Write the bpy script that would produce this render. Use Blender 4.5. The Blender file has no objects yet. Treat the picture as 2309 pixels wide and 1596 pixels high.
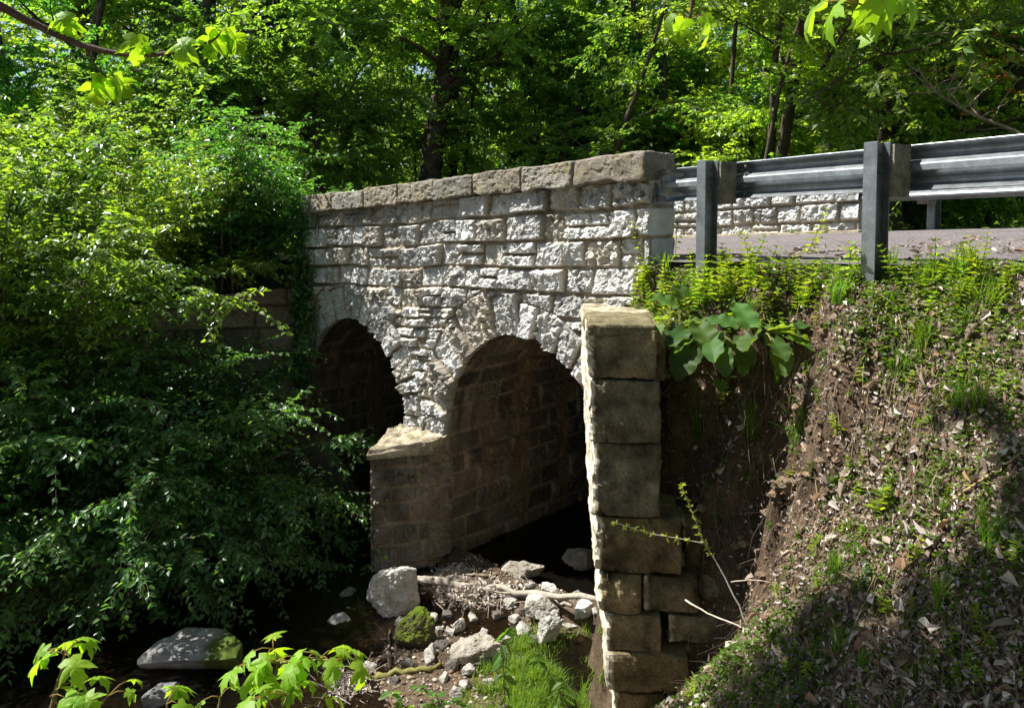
import bpy, math, random
import numpy as np
from mathutils import Vector, Matrix, Euler

R = math.radians
rng = np.random.default_rng(11)
random.seed(5)
scene = bpy.context.scene
COL = scene.collection

# ------------------------------------------------------------------ camera geometry (photo pixels on a 2309 x 1596 view)
FPX, PPX, PPY, PITCH = 1680.0, 1154.5, 528.0, R(3.0)

def ray(px, py):
    a, b = (px - PPX) / FPX, (PPY - py) / FPX
    c, s = math.cos(PITCH), math.sin(PITCH)
    return np.array([a, c + b * s, -s + b * c])

def pt(px, py, Y):
    d = ray(px, py)
    return d * (Y / d[1])

def ptz(px, py, z):
    d = ray(px, py)
    return d * (z / d[2])

def proj(P):
    P = np.asarray(P, float)
    c, s = math.cos(PITCH), math.sin(PITCH)
    f = P[..., 1] * c - P[..., 2] * s
    u = P[..., 1] * s + P[..., 2] * c
    return PPX + FPX * P[..., 0] / f, PPY - FPX * u / f, f

# ------------------------------------------------------------------ objects
def link(o, parent=None):
    COL.objects.link(o)
    if parent is not None:
        o.parent = parent
    return o

def tag(o, label=None, cat=None, group=None, kind=None):
    if label: o['label'] = label
    if cat: o['category'] = cat
    if group: o['group'] = group
    if kind: o['kind'] = kind
    return o

def empty(name, loc=(0, 0, 0), rot=(0, 0, 0)):
    o = bpy.data.objects.new(name, None)
    o.location = loc
    o.rotation_euler = rot
    o.empty_display_size = 0.2
    COL.objects.link(o)
    return o

def mesh_np(name, V, F, mats, col=None, smooth=False, mi=None):
    """V (N,3); F list of (M,k) index arrays; col (N,3) per-vertex tint"""
    if not isinstance(F, (list, tuple)):
        F = [F]
    F = [np.asarray(f, np.int32) for f in F if len(f)]
    me = bpy.data.meshes.new(name)
    V = np.ascontiguousarray(V, np.float32)
    me.vertices.add(len(V))
    me.vertices.foreach_set('co', V.ravel())
    loops = np.concatenate([f.ravel() for f in F])
    starts, off = [], 0
    for f in F:
        k = f.shape[1]
        starts.append(off + np.arange(len(f)) * k)
        off += f.size
    starts = np.concatenate(starts).astype(np.int32)
    me.loops.add(len(loops))
    me.loops.foreach_set('vertex_index', loops)
    me.polygons.add(len(starts))
    me.polygons.foreach_set('loop_start', starts)
    if mi is not None:
        me.polygons.foreach_set('material_index', np.asarray(mi, np.int32))
    me.polygons.foreach_set('use_smooth', np.full(len(starts), bool(smooth)))
    me.update(calc_edges=True)
    if col is not None:
        a = me.attributes.new('tint', 'FLOAT_COLOR', 'POINT')
        c = np.ones((len(V), 4), np.float32)
        c[:, :3] = col
        a.data.foreach_set('color', c.ravel())
    if not isinstance(mats, (list, tuple)):
        mats = [mats]
    for m in mats:
        me.materials.append(m)
    return me

def obj(name, me, parent=None, loc=None):
    o = bpy.data.objects.new(name, me)
    if loc is not None:
        o.location = loc
    return link(o, parent)

class MB:
    """collects geometry into one mesh"""
    def __init__(self):
        self.V, self.T, self.Q, self.C, self.n = [], [], [], [], 0
    def add(self, V, F, col=(1, 1, 1)):
        V = np.asarray(V, float)
        if not isinstance(F, (list, tuple)) or (len(F) and np.isscalar(F[0][0])):
            F = [np.asarray(F)]
        for f in F:
            f = np.asarray(f)
            if len(f) == 0: continue
            (self.T if f.shape[1] == 3 else self.Q).append(f + self.n)
        self.V.append(V)
        c = np.asarray(col, float)
        self.C.append(np.broadcast_to(c, (len(V), 3)))
        self.n += len(V)
        return self
    def mesh(self, name, mat, smooth=False):
        F = []
        if self.T: F.append(np.concatenate(self.T))
        if self.Q: F.append(np.concatenate(self.Q))
        return mesh_np(name, np.concatenate(self.V), F, mat, np.concatenate(self.C), smooth)
    def build(self, name, mat, parent=None, smooth=False):
        return obj(name, self.mesh(name, mat, smooth), parent)

# ------------------------------------------------------------------ noise (numpy)
def _h(ix, iy, iz, seed):
    m = np.uint64(0xFFFFFFFF)
    h = (ix.astype(np.int64).astype(np.uint64) * np.uint64(374761393)
         + iy.astype(np.int64).astype(np.uint64) * np.uint64(668265263)
         + iz.astype(np.int64).astype(np.uint64) * np.uint64(2147483647) + np.uint64(seed * 974711 + 12345)) & m
    h = ((h ^ (h >> np.uint64(13))) * np.uint64(1274126177)) & m
    h = ((h ^ (h >> np.uint64(16))) * np.uint64(2246822519)) & m
    h = h ^ (h >> np.uint64(15))
    return h.astype(np.float64) / 4294967296.0

def vnoise(p, seed=0):
    p = np.asarray(p, float)
    i = np.floor(p)
    f = p - i
    f = f * f * (3 - 2 * f)
    out = 0
    for dx in (0, 1):
        for dy in (0, 1):
            for dz in (0, 1):
                w = (f[:, 0] if dx else 1 - f[:, 0]) * (f[:, 1] if dy else 1 - f[:, 1]) * (f[:, 2] if dz else 1 - f[:, 2])
                out = out + w * _h(i[:, 0] + dx, i[:, 1] + dy, i[:, 2] + dz, seed)
    return out * 2 - 1

def fbm(p, oct=4, gain=0.5, seed=0, ridged=False):
    a, s, t = 1.0, 0, 0
    q = np.asarray(p, float)
    for k in range(oct):
        n = vnoise(q, seed + k * 17)
        if ridged: n = 1 - 2 * np.abs(n)
        s = s + a * n
        t += a
        a *= gain
        q = q * 2.03 + 3.7
    return s / t

def worley(u, v, seed=0):
    """nearest jittered cell: returns d1, d2, and local offset to the cell point and 3 hashes"""
    iu, iv = np.floor(u), np.floor(v)
    d1 = np.full(u.shape, 9.0); d2 = np.full(u.shape, 9.0)
    ou = np.zeros_like(u); ov = np.zeros_like(u); ci = np.zeros_like(u); cj = np.zeros_like(u)
    z = np.zeros_like(u)
    for a in (-1, 0, 1):
        for b in (-1, 0, 1):
            cu, cv = iu + a, iv + b
            x = cu + _h(cu, cv, z, seed) - u
            y = cv + _h(cu, cv, z + 1, seed) - v
            d = np.hypot(x, y)
            m = d < d1
            d2 = np.where(m, d1, np.minimum(d2, d))
            d1 = np.where(m, d, d1)
            ou = np.where(m, -x, ou); ov = np.where(m, -y, ov); ci = np.where(m, cu, ci); cj = np.where(m, cv, cj)
    return d1, d2, ou, ov, _h(ci, cj, z + 2, seed), _h(ci, cj, z + 3, seed), _h(ci, cj, z + 4, seed)

def sstep(a, b, x):
    t = np.clip((x - a) / (b - a), 0, 1)
    return t * t * (3 - 2 * t)

def grid_faces(nx, ny, off=0):
    i = np.arange(nx - 1)[:, None] * ny + np.arange(ny - 1)[None, :]
    i = i.ravel() + off
    return np.stack([i, i + ny, i + ny + 1, i + 1], 1)

# ------------------------------------------------------------------ shapes
def tube(pts, rad, sides=7, cap=True, wob=0.0, seed=0):
    pts = np.asarray(pts, float)
    n = len(pts)
    rad = np.broadcast_to(np.asarray(rad, float), (n,))
    T = np.gradient(pts, axis=0)
    T /= np.linalg.norm(T, axis=1)[:, None] + 1e-9
    up = np.array([0.13, 0.31, 1.0]) if abs(T[0, 2]) < 0.9 else np.array([1.0, 0.2, 0.1])
    A = np.cross(T, up); A /= np.linalg.norm(A, axis=1)[:, None] + 1e-9
    B = np.cross(A, T)
    th = np.linspace(0, 2 * np.pi, sides, endpoint=False)
    V = pts[:, None, :] + rad[:, None, None] * (np.cos(th)[None, :, None] * A[:, None, :] + np.sin(th)[None, :, None] * B[:, None, :])
    if wob:
        r2 = np.random.default_rng(seed)
        V = V + (r2.random(V.shape) - .5) * wob * rad[:, None, None]
    V = V.reshape(-1, 3)
    i = np.arange(n - 1)[:, None] * sides; j = np.arange(sides)[None, :]; j2 = (j + 1) % sides
    F = np.stack([(i + j).ravel(), (i + j2).ravel(), (i + sides + j2).ravel(), (i + sides + j).ravel()], 1)
    if cap:
        V = np.vstack([V, pts[0], pts[-1]])
        a, b = n * sides, n * sides + 1
        k = np.arange(sides); k2 = (k + 1) % sides
        T3 = np.vstack([np.stack([np.full(sides, a), k2, k], 1), np.stack([np.full(sides, b), (n - 1) * sides + k, (n - 1) * sides + k2], 1)])
        return V, [F, T3]
    return V, [F]

def box(sx, sy, sz, c=(0, 0, 0), bev=0.0, M=None):
    """bevelled box centred on c"""
    h = np.array([sx, sy, sz]) / 2
    b = min(bev, h.min() * .9)
    if b <= 0:
        V = np.array([[x, y, z] for x in (-1, 1) for y in (-1, 1) for z in (-1, 1)]) * h
        F = np.array([[0, 1, 3, 2], [4, 6, 7, 5], [0, 4, 5, 1], [2, 3, 7, 6], [0, 2, 6, 4], [1, 5, 7, 3]])
        F = [F]
    else:
        V, idx = [], {}
        for x in (-1, 1):
            for y in (-1, 1):
                for z in (-1, 1):
                    for ax in range(3):
                        s = np.array([x, y, z]) * h
                        for k in range(3):
                            if k != ax: s[k] -= b * (x, y, z)[k]
                        idx[(x, y, z, ax)] = len(V); V.append(s)
        Q, T = [], []
        for ax in range(3):
            o1, o2 = [(1, 2), (0, 2), (0, 1)][ax]
            for sgn in (-1, 1):
                loop = []
                for a, c2 in ((-1, -1), (1, -1), (1, 1), (-1, 1)):
                    k = [0, 0, 0]; k[ax] = sgn; k[o1] = a; k[o2] = c2
                    loop.append(idx[(*k, ax)])
                Q.append(loop)
            for a in (-1, 1):
                for c2 in (-1, 1):
                    k0 = [0, 0, 0]; k0[o1] = a; k0[o2] = c2
                    k1 = list(k0); k0[ax] = -1; k1[ax] = 1
                    Q.append([idx[(*k0, o1)], idx[(*k1, o1)], idx[(*k1, o2)], idx[(*k0, o2)]])
        for x in (-1, 1):
            for y in (-1, 1):
                for z in (-1, 1):
                    T.append([idx[(x, y, z, a)] for a in range(3)])
        V = np.array(V); F = [np.array(Q), np.array(T)]
    if M is not None:
        V = V @ np.asarray(M).T
    return V + np.asarray(c), F

def cube_grid(s, res):
    """unit topology of a subdivided box surface of size s, welded"""
    s = np.asarray(s, float)
    P, Q, off = [], [], 0
    for ax in range(3):
        o1, o2 = [(1, 2), (2, 0), (0, 1)][ax]
        n1, n2 = max(2, int(s[o1] / res) + 1), max(2, int(s[o2] / res) + 1)
        a, b = np.meshgrid(np.linspace(-.5, .5, n1), np.linspace(-.5, .5, n2), indexing='ij')
        for sg in (-.5, .5):
            p = np.zeros((a.size, 3)); p[:, ax] = sg; p[:, o1] = a.ravel(); p[:, o2] = b.ravel()
            f = grid_faces(n1, n2, off)
            if sg < 0: f = f[:, ::-1]
            P.append(p * s); Q.append(f); off += len(p)
    P = np.concatenate(P); Q = np.concatenate(Q)
    key = np.round(P * 20000).astype(np.int64)
    _, first, inv = np.unique(key, axis=0, return_index=True, return_inverse=True)
    return P[first], inv.ravel()[Q]

def rough_block(s, res=0.03, rnd=0.03, amp=0.012, freq=7.0, seed=0, pit=0.0):
    s = np.asarray(s, float)
    P, Q = cube_grid(s, res)
    r = min(rnd, s.min() * .48)
    lim = s / 2 - r
    q = np.clip(P, -lim, lim)
    d = P - q
    n = np.linalg.norm(d, axis=1)[:, None]
    d = d / (n + 1e-9)
    P2 = q + d * r
    w = P2 * freq + seed * 7.31
    h = fbm(w, 4, .55, seed) * amp + fbm(w * .35 + 9, 2, .5, seed + 5) * amp * 1.3
    if pit:
        h = h - pit * np.clip(fbm(w * 1.7 + 4, 3, .5, seed + 9) - .18, 0, 1)
    return P2 + d * h[:, None], Q

def rock(s, res=0.04, cuts=9, amp=0.02, seed=0, freq=6.0, rnd=.45):
    """faceted boulder"""
    r2 = np.random.default_rng(seed + 100)
    s = np.asarray(s, float)
    P, Q = cube_grid(np.ones(3), res / s.mean())
    n = P / (np.linalg.norm(P, axis=1)[:, None])
    P = P * (1 - rnd) + n * .6 * rnd
    for k in range(cuts):
        d = r2.normal(size=3); d /= np.linalg.norm(d)
        lim = r2.uniform(.30, .46)
        ex = np.clip(P @ d - lim, 0, None)
        P = P - ex[:, None] * d * .93
    P = P * s
    w = P * freq + seed * 3.3
    nn = P / (np.linalg.norm(P / s, axis=1)[:, None] * s + 1e-9)
    nn /= np.linalg.norm(nn, axis=1)[:, None]
    rg = fbm(w * 1.6 + 3, 4, .6, seed + 11, True)
    P = P + nn * (fbm(w, 4, .55, seed) * amp * 1.5 + fbm(w * 3.3, 4, .65, seed + 3) * amp * .9 - np.clip(rg - .25, 0, 1) * amp * 1.6)[:, None]
    return P, Q

# ------------------------------------------------------------------ materials
def new_mat(name):
    m = bpy.data.materials.new(name)
    m.use_nodes = True
    nt = m.node_tree
    nt.nodes.clear()
    out = nt.nodes.new('ShaderNodeOutputMaterial')
    def N(t, **k):
        n = nt.nodes.new('ShaderNode' + t)
        for a, b in k.items():
            if a in ('operation', 'blend_type', 'data_type', 'attribute_name', 'musgrave_type', 'distribution', 'feature', 'noise_dimensions', 'noise_type', 'clamp_factor'):
                setattr(n, a, b)
            else:
                n.inputs[a.replace('_', ' ')].default_value = b
        return n
    def L(a, b): nt.links.new(a, b)
    return m, nt, out, N, L

def ramp(nt, stops):
    r = nt.nodes.new('ShaderNodeValToRGB')
    el = r.color_ramp.elements
    while len(el) < len(stops): el.new(.5)
    for e, (p, c) in zip(el, stops):
        e.position = p
        e.color = (*c, 1) if len(c) == 3 else c
    return r

def mixc(N, L, kind, fac, a, b):
    m = N('Mix', data_type='RGBA', blend_type=kind)
    for sock, val in ((m.inputs[0], fac), (m.inputs[6], a), (m.inputs[7], b)):
        if hasattr(val, 'is_linked') or hasattr(val, 'links'):
            L(val, sock)
        elif isinstance(val, (int, float)):
            sock.default_value = val
        else:
            sock.default_value = (*val, 1)
    return m.outputs[2]

def surf_mat(name, base=None, rough=.85, var=((.3, (.75, .72, .68)), (.7, (1.15, 1.15, 1.15))), scale=6.0, bump=.25, bscale=60.0,
             fine=.35, spec=.3, metallic=0.0, extra=None, bdist=.01):
    """tint attribute (or a base colour) x two noises, bump"""
    m, nt, out, N, L = new_mat(name)
    tc = N('TexCoord')
    co = tc.outputs['Object']
    if base is None:
        a = N('Attribute', attribute_name='tint'); c = a.outputs['Color']
    else:
        rgb = N('RGB'); rgb.outputs[0].default_value = (*base, 1); c = rgb.outputs[0]
    n1 = N('TexNoise', Scale=scale, Detail=6.0, Roughness=.62); L(co, n1.inputs['Vector'])
    r1 = ramp(nt, var); L(n1.outputs['Fac'], r1.inputs['Fac'])
    c = mixc(N, L, 'MULTIPLY', 1.0, c, r1.outputs['Color'])
    n2 = N('TexNoise', Scale=bscale, Detail=4.0, Roughness=.7); L(co, n2.inputs['Vector'])
    r2 = ramp(nt, ((.3, (1 - fine,) * 3), (.7, (1 + fine,) * 3))); L(n2.outputs['Fac'], r2.inputs['Fac'])
    c = mixc(N, L, 'MULTIPLY', 1.0, c, r2.outputs['Color'])
    if extra: c = extra(nt, N, L, co, c)
    bs = N('BsdfPrincipled', Roughness=rough, Metallic=metallic)
    bs.inputs['Specular IOR Level'].default_value = spec
    L(c, bs.inputs['Base Color'])
    if bump:
        b = N('Bump', Strength=bump, Distance=bdist); L(n2.outputs['Fac'], b.inputs['Height']); L(b.outputs['Normal'], bs.inputs['Normal'])
    L(bs.outputs[0], out.inputs['Surface'])
    return m

def leaf_mat(name, trans=.45, rough=.42, spec=.5, tgain=(2.4, 2.3, .9), hue=.03, val=.25, vein=0.0):
    m, nt, out, N, L = new_mat(name)
    a = N('Attribute', attribute_name='tint')
    oi = N('ObjectInfo')
    hs = N('HueSaturation')
    mr = N('MapRange'); mr.inputs['To Min'].default_value = .5 - hue; mr.inputs['To Max'].default_value = .5 + hue
    L(oi.outputs['Random'], mr.inputs['Value']); L(mr.outputs[0], hs.inputs['Hue'])
    wn = N('TexWhiteNoise', noise_dimensions='1D'); L(oi.outputs['Random'], wn.inputs['W'])
    mv = N('MapRange'); mv.inputs['To Min'].default_value = 1 - val; mv.inputs['To Max'].default_value = 1 + val
    L(wn.outputs['Value'], mv.inputs['Value']); L(mv.outputs[0], hs.inputs['Value'])
    L(a.outputs['Color'], hs.inputs['Color'])
    c = hs.outputs['Color']
    bs = N('BsdfPrincipled', Roughness=rough)
    bs.inputs['Specular IOR Level'].default_value = spec
    L(c, bs.inputs['Base Color'])
    if vein:
        tc = N('TexCoord')
        nz = N('TexNoise', Scale=vein, Detail=3.0); L(tc.outputs['Object'], nz.inputs['Vector'])
        b = N('Bump', Strength=.5, Distance=.004); L(nz.outputs['Fac'], b.inputs['Height']); L(b.outputs['Normal'], bs.inputs['Normal'])
    tcol = mixc(N, L, 'MULTIPLY', 1.0, c, tgain)
    tr = N('BsdfTranslucent'); L(tcol, tr.inputs['Color'])
    mx = N('MixShader', Fac=trans)
    L(bs.outputs[0], mx.inputs[1]); L(tr.outputs[0], mx.inputs[2])
    L(mx.outputs[0], out.inputs['Surface'])
    return m
# ------------------------------------------------------------------ material library
def lichen(nt, N, L, co, c):
    n = N('TexNoise', Scale=3.2, Detail=7.0, Roughness=.7); L(co, n.inputs['Vector'])
    r = ramp(nt, ((.54, (0, 0, 0)), (.70, (1, 1, 1)))); L(n.outputs['Fac'], r.inputs['Fac'])
    c = mixc(N, L, 'MIX', r.outputs['Color'], c, (.20, .17, .075))
    n3 = N('TexNoise', Scale=5.0, Detail=6.0, Roughness=.72); L(co, n3.inputs['Vector'])
    r3 = ramp(nt, ((.55, (0, 0, 0)), (.68, (1, 1, 1)))); L(n3.outputs['Fac'], r3.inputs['Fac'])
    return mixc(N, L, 'MIX', r3.outputs['Color'], c, (.075, .068, .055))

def weather(nt, N, L, co, c):
    n = N('TexNoise', Scale=2.3, Detail=8.0, Roughness=.72); L(co, n.inputs['Vector'])
    r = ramp(nt, ((.52, (0, 0, 0)), (.72, (.75, .75, .75)))); L(n.outputs['Fac'], r.inputs['Fac'])
    return mixc(N, L, 'MIX', r.outputs['Color'], c, (.27, .25, .20))

def moss_top(nt, N, L, co, c):
    g = N('NewGeometry'); sx = N('SeparateXYZ'); L(g.outputs['Normal'], sx.inputs[0])
    n = N('TexNoise', Scale=9.0, Detail=6.0, Roughness=.7); L(co, n.inputs['Vector'])
    ad = N('Math', operation='MULTIPLY'); L(sx.outputs['Z'], ad.inputs[0]); L(n.outputs['Fac'], ad.inputs[1])
    r = ramp(nt, ((.44, (0, 0, 0)), (.62, (.8, .8, .8)))); L(ad.outputs[0], r.inputs['Fac'])
    return mixc(N, L, 'MIX', r.outputs['Color'], c, (.105, .092, .036))

def moss_heavy(nt, N, L, co, c):
    g = N('NewGeometry'); sx = N('SeparateXYZ'); L(g.outputs['Normal'], sx.inputs[0])
    n = N('TexNoise', Scale=5.0, Detail=6.0, Roughness=.7); L(co, n.inputs['Vector'])
    ad = N('Math', operation='ADD'); L(sx.outputs['Z'], ad.inputs[0]); L(n.outputs['Fac'], ad.inputs[1])
    r = ramp(nt, ((.85, (0, 0, 0)), (1.0, (1, 1, 1)))); L(ad.outputs[0], r.inputs['Fac'])
    return mixc(N, L, 'MIX', r.outputs['Color'], c, (.075, .105, .010))

M = {}
M['stone'] = surf_mat('pale limestone masonry', None, .9, ((.28, (.72, .70, .66)), (.7, (1.1, 1.1, 1.1))), 5.0, .4, 85.0, .28, .06, extra=weather, bdist=.012)
M['coping'] = surf_mat('brown grey coping stone', None, .92, ((.28, (.62, .58, .52)), (.72, (1.25, 1.22, 1.15))), 6.0, .8, 70.0, .45, .2, extra=lichen, bdist=.014)
M['damp'] = surf_mat('damp brown masonry', None, .9, ((.28, (.6, .56, .5)), (.72, (1.2, 1.2, 1.2))), 4.0, .5, 60.0, .35, .2, bdist=.01)
M['wing'] = surf_mat('mossy sandstone blocks', None, .9, ((.3, (.34, .32, .27)), (.7, (1.5, 1.42, 1.25))), 5.5, .6, 55.0, .4, .2, extra=moss_top, bdist=.012)
M['rock'] = surf_mat('pale creek limestone', None, .9, ((.28, (.6, .58, .54)), (.7, (1.1, 1.1, 1.1))), 9.0, .7, 80.0, .3, .2, bdist=.012)
M['moss_rock'] = surf_mat('moss covered rock', None, .95, ((.28, (.6, .58, .54)), (.7, (1.1, 1.1, 1.1))), 9.0, .8, 90.0, .4, .1, extra=moss_heavy, bdist=.02)
M['soil'] = surf_mat('bank soil and leaf mould', None, .95, ((.28, (.45, .42, .38)), (.7, (1.35, 1.3, 1.25))), 7.0, .9, 55.0, .5, .1, bdist=.02)
M['bark'] = surf_mat('dark furrowed bark', None, .95, ((.3, (.5, .48, .45)), (.7, (1.35, 1.3, 1.25))), 5.0, .8, 30.0, .5, .1, bdist=.03)
M['dead'] = surf_mat('dead wood', None, .9, ((.3, (.6, .57, .52)), (.7, (1.2, 1.2, 1.2))), 12.0, .6, 90.0, .35, .15, bdist=.01)
M['galv'] = surf_mat('weathered galvanised steel', None, .45, ((.3, (.62, .62, .62)), (.7, (1.2, 1.2, 1.2))), 9.0, .10, 70.0, .22, .5, .75, bdist=.004)
M['wood_block'] = surf_mat('grey weathered timber', (.20, .18, .15), .9, ((.3, (.5, .48, .45)), (.7, (1.3, 1.3, 1.3))), 10.0, .5, 60.0, .35, .15)
M['leaf'] = leaf_mat('broad tree leaves', .5, tgain=(4.3, 4.0, 1.1))
M['leaf_shrub'] = leaf_mat('glossy shrub leaves', .42, .36, .55, (3.9, 3.8, .9), .015, .12)
M['leaf_weed'] = leaf_mat('soft weed leaves', .45, .55, .22, (3.2, 2.7, .7), .02, .15)
M['leaf_maple'] = leaf_mat('young maple leaves', .55, .5, .35, (1.9, 1.9, .5), .01, .08, vein=60.0)
M['litter'] = leaf_mat('dry fallen leaves', .2, .75, .15, (1.1, 1.0, .8), 0, 0)

def road_extra(nt, N, L, co, c):
    v = N('TexVoronoi', Scale=95.0); L(co, v.inputs['Vector'])
    r = ramp(nt, ((.0, (.5, .45, .45)), (.5, (1.0, .97, .97)), (1.0, (1.7, 1.6, 1.58))))
    sp = N('SeparateColor'); L(v.outputs['Color'], sp.inputs[0]); L(sp.outputs[0], r.inputs['Fac'])
    return mixc(N, L, 'MULTIPLY', 1.0, c, r.outputs['Color'])
M['road'] = surf_mat('chip sealed asphalt', (.135, .125, .125), .9, ((.3, (.8, .8, .8)), (.7, (1.15, 1.12, 1.1))), 1.5, .9, 120.0, .3, .2, extra=road_extra, bdist=.012)

def water_mat():
    m, nt, out, N, L = new_mat('shallow creek water')
    tc = N('TexCoord')
    n = N('TexNoise', Scale=5.5, Detail=4.0, Roughness=.55, Distortion=.6); L(tc.outputs['Object'], n.inputs['Vector'])
    n2 = N('TexNoise', Scale=26.0, Detail=2.0); L(tc.outputs['Object'], n2.inputs['Vector'])
    ad = N('Math', operation='MULTIPLY_ADD'); ad.inputs[1].default_value = .25; L(n2.outputs['Fac'], ad.inputs[0]); L(n.outputs['Fac'], ad.inputs[2])
    b = N('Bump', Strength=.35, Distance=.05); L(ad.outputs[0], b.inputs['Height'])
    gl = N('BsdfGlossy', Roughness=.03); gl.inputs['Color'].default_value = (1, 1, 1, 1); L(b.outputs['Normal'], gl.inputs['Normal'])
    tr = N('BsdfTransparent'); tr.inputs['Color'].default_value = (.36, .28, .17, 1)
    df = N('BsdfDiffuse'); df.inputs['Color'].default_value = (.012, .010, .007, 1)
    body = N('MixShader', Fac=.25); L(tr.outputs[0], body.inputs[1]); L(df.outputs[0], body.inputs[2])
    fr = N('Fresnel', IOR=1.33); L(b.outputs['Normal'], fr.inputs['Normal'])
    mx = N('MixShader'); L(fr.outputs[0], mx.inputs[0]); L(body.outputs[0], mx.inputs[1]); L(gl.outputs[0], mx.inputs[2])
    L(mx.outputs[0], out.inputs['Surface'])
    return m
M['water'] = water_mat()
# ------------------------------------------------------------------ bridge frame: u along the wall away from its right end, v up, d out of the wall
BP0 = np.array([1.335, 7.1, 0.0])
D1 = np.array([-.695, .719, 0.0]); NW = np.array([-.719, -.695, 0.0])
GR = .066                                       # the road falls this much per metre towards the left
def W(u, v, d):
    u, v, d = np.broadcast_arrays(np.asarray(u, float), np.asarray(v, float), np.asarray(d, float))
    P = BP0 + u[..., None] * D1 + d[..., None] * NW
    P[..., 2] = v - GR * u
    return P
def uvd(P):
    q = np.asarray(P, float) - BP0
    u = q[..., 0] * D1[0] + q[..., 1] * D1[1]
    return u, q[..., 2] + GR * u, q[..., 0] * NW[0] + q[..., 1] * NW[1]
WATER_Z = -4.62

class Layout:
    """courses of irregular stones; ids and distance to the nearest joint for any (u, v)"""
    def __init__(self, vs, lens, u0, u1, seed, wob=.02):
        r2 = np.random.default_rng(seed)
        self.vs = np.asarray(vs, float); self.wob = wob; self.seed = seed
        self.edges = []
        for k in range(len(vs) - 1):
            lo, hi = lens[k] if isinstance(lens, list) else lens
            e = [u0 - r2.uniform(0, hi)]
            while e[-1] < u1 + .1: e.append(e[-1] + r2.uniform(lo, hi))
            self.edges.append(np.array(e))
    def eval(self, u, v):
        P = np.stack([u * 1.3, v * 1.3, np.zeros_like(u)], -1).reshape(-1, 3)
        vv = v + self.wob * fbm(P, 2, .5, self.seed).reshape(v.shape) + .006 * fbm(P * 11, 2, .5, self.seed + 3).reshape(v.shape)
        uu = u + self.wob * .9 * fbm(P * 2.1 + 31, 2, .5, self.seed + 1).reshape(v.shape) + .008 * fbm(P * 13 + 5, 2, .5, self.seed + 4).reshape(v.shape)
        k = np.clip(np.searchsorted(self.vs, vv) - 1, 0, len(self.vs) - 2)
        dv = np.minimum(vv - self.vs[k], self.vs[k + 1] - vv)
        d = np.zeros_like(u); sid = np.zeros_like(u); cu = np.zeros_like(u)
        for c in range(len(self.vs) - 1):
            m = k == c
            if not m.any(): continue
            e = self.edges[c]
            j = np.clip(np.searchsorted(e, uu[m]) - 1, 0, len(e) - 2)
            du = np.minimum(uu[m] - e[j], e[j + 1] - uu[m])
            d[m] = np.minimum(du, dv[m]) - .35 * np.exp(-(np.abs(du - dv[m])) / .012) * .012
            sid[m] = c * 97 + j + 1
            cu[m] = uu[m] - .5 * (e[j] + e[j + 1])
        return sid, d, cu, vv - .5 * (self.vs[k] + self.vs[k + 1])

def hid(sid, k, seed=0):
    z = np.zeros_like(sid)
    return _h(sid, z + k, z + 7, seed)

STONE_A, STONE_B, STONE_C = np.array([.56, .56, .545]), np.array([.44, .44, .43]), np.array([.45, .40, .32])
MORTAR = np.array([.28, .235, .17])

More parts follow.
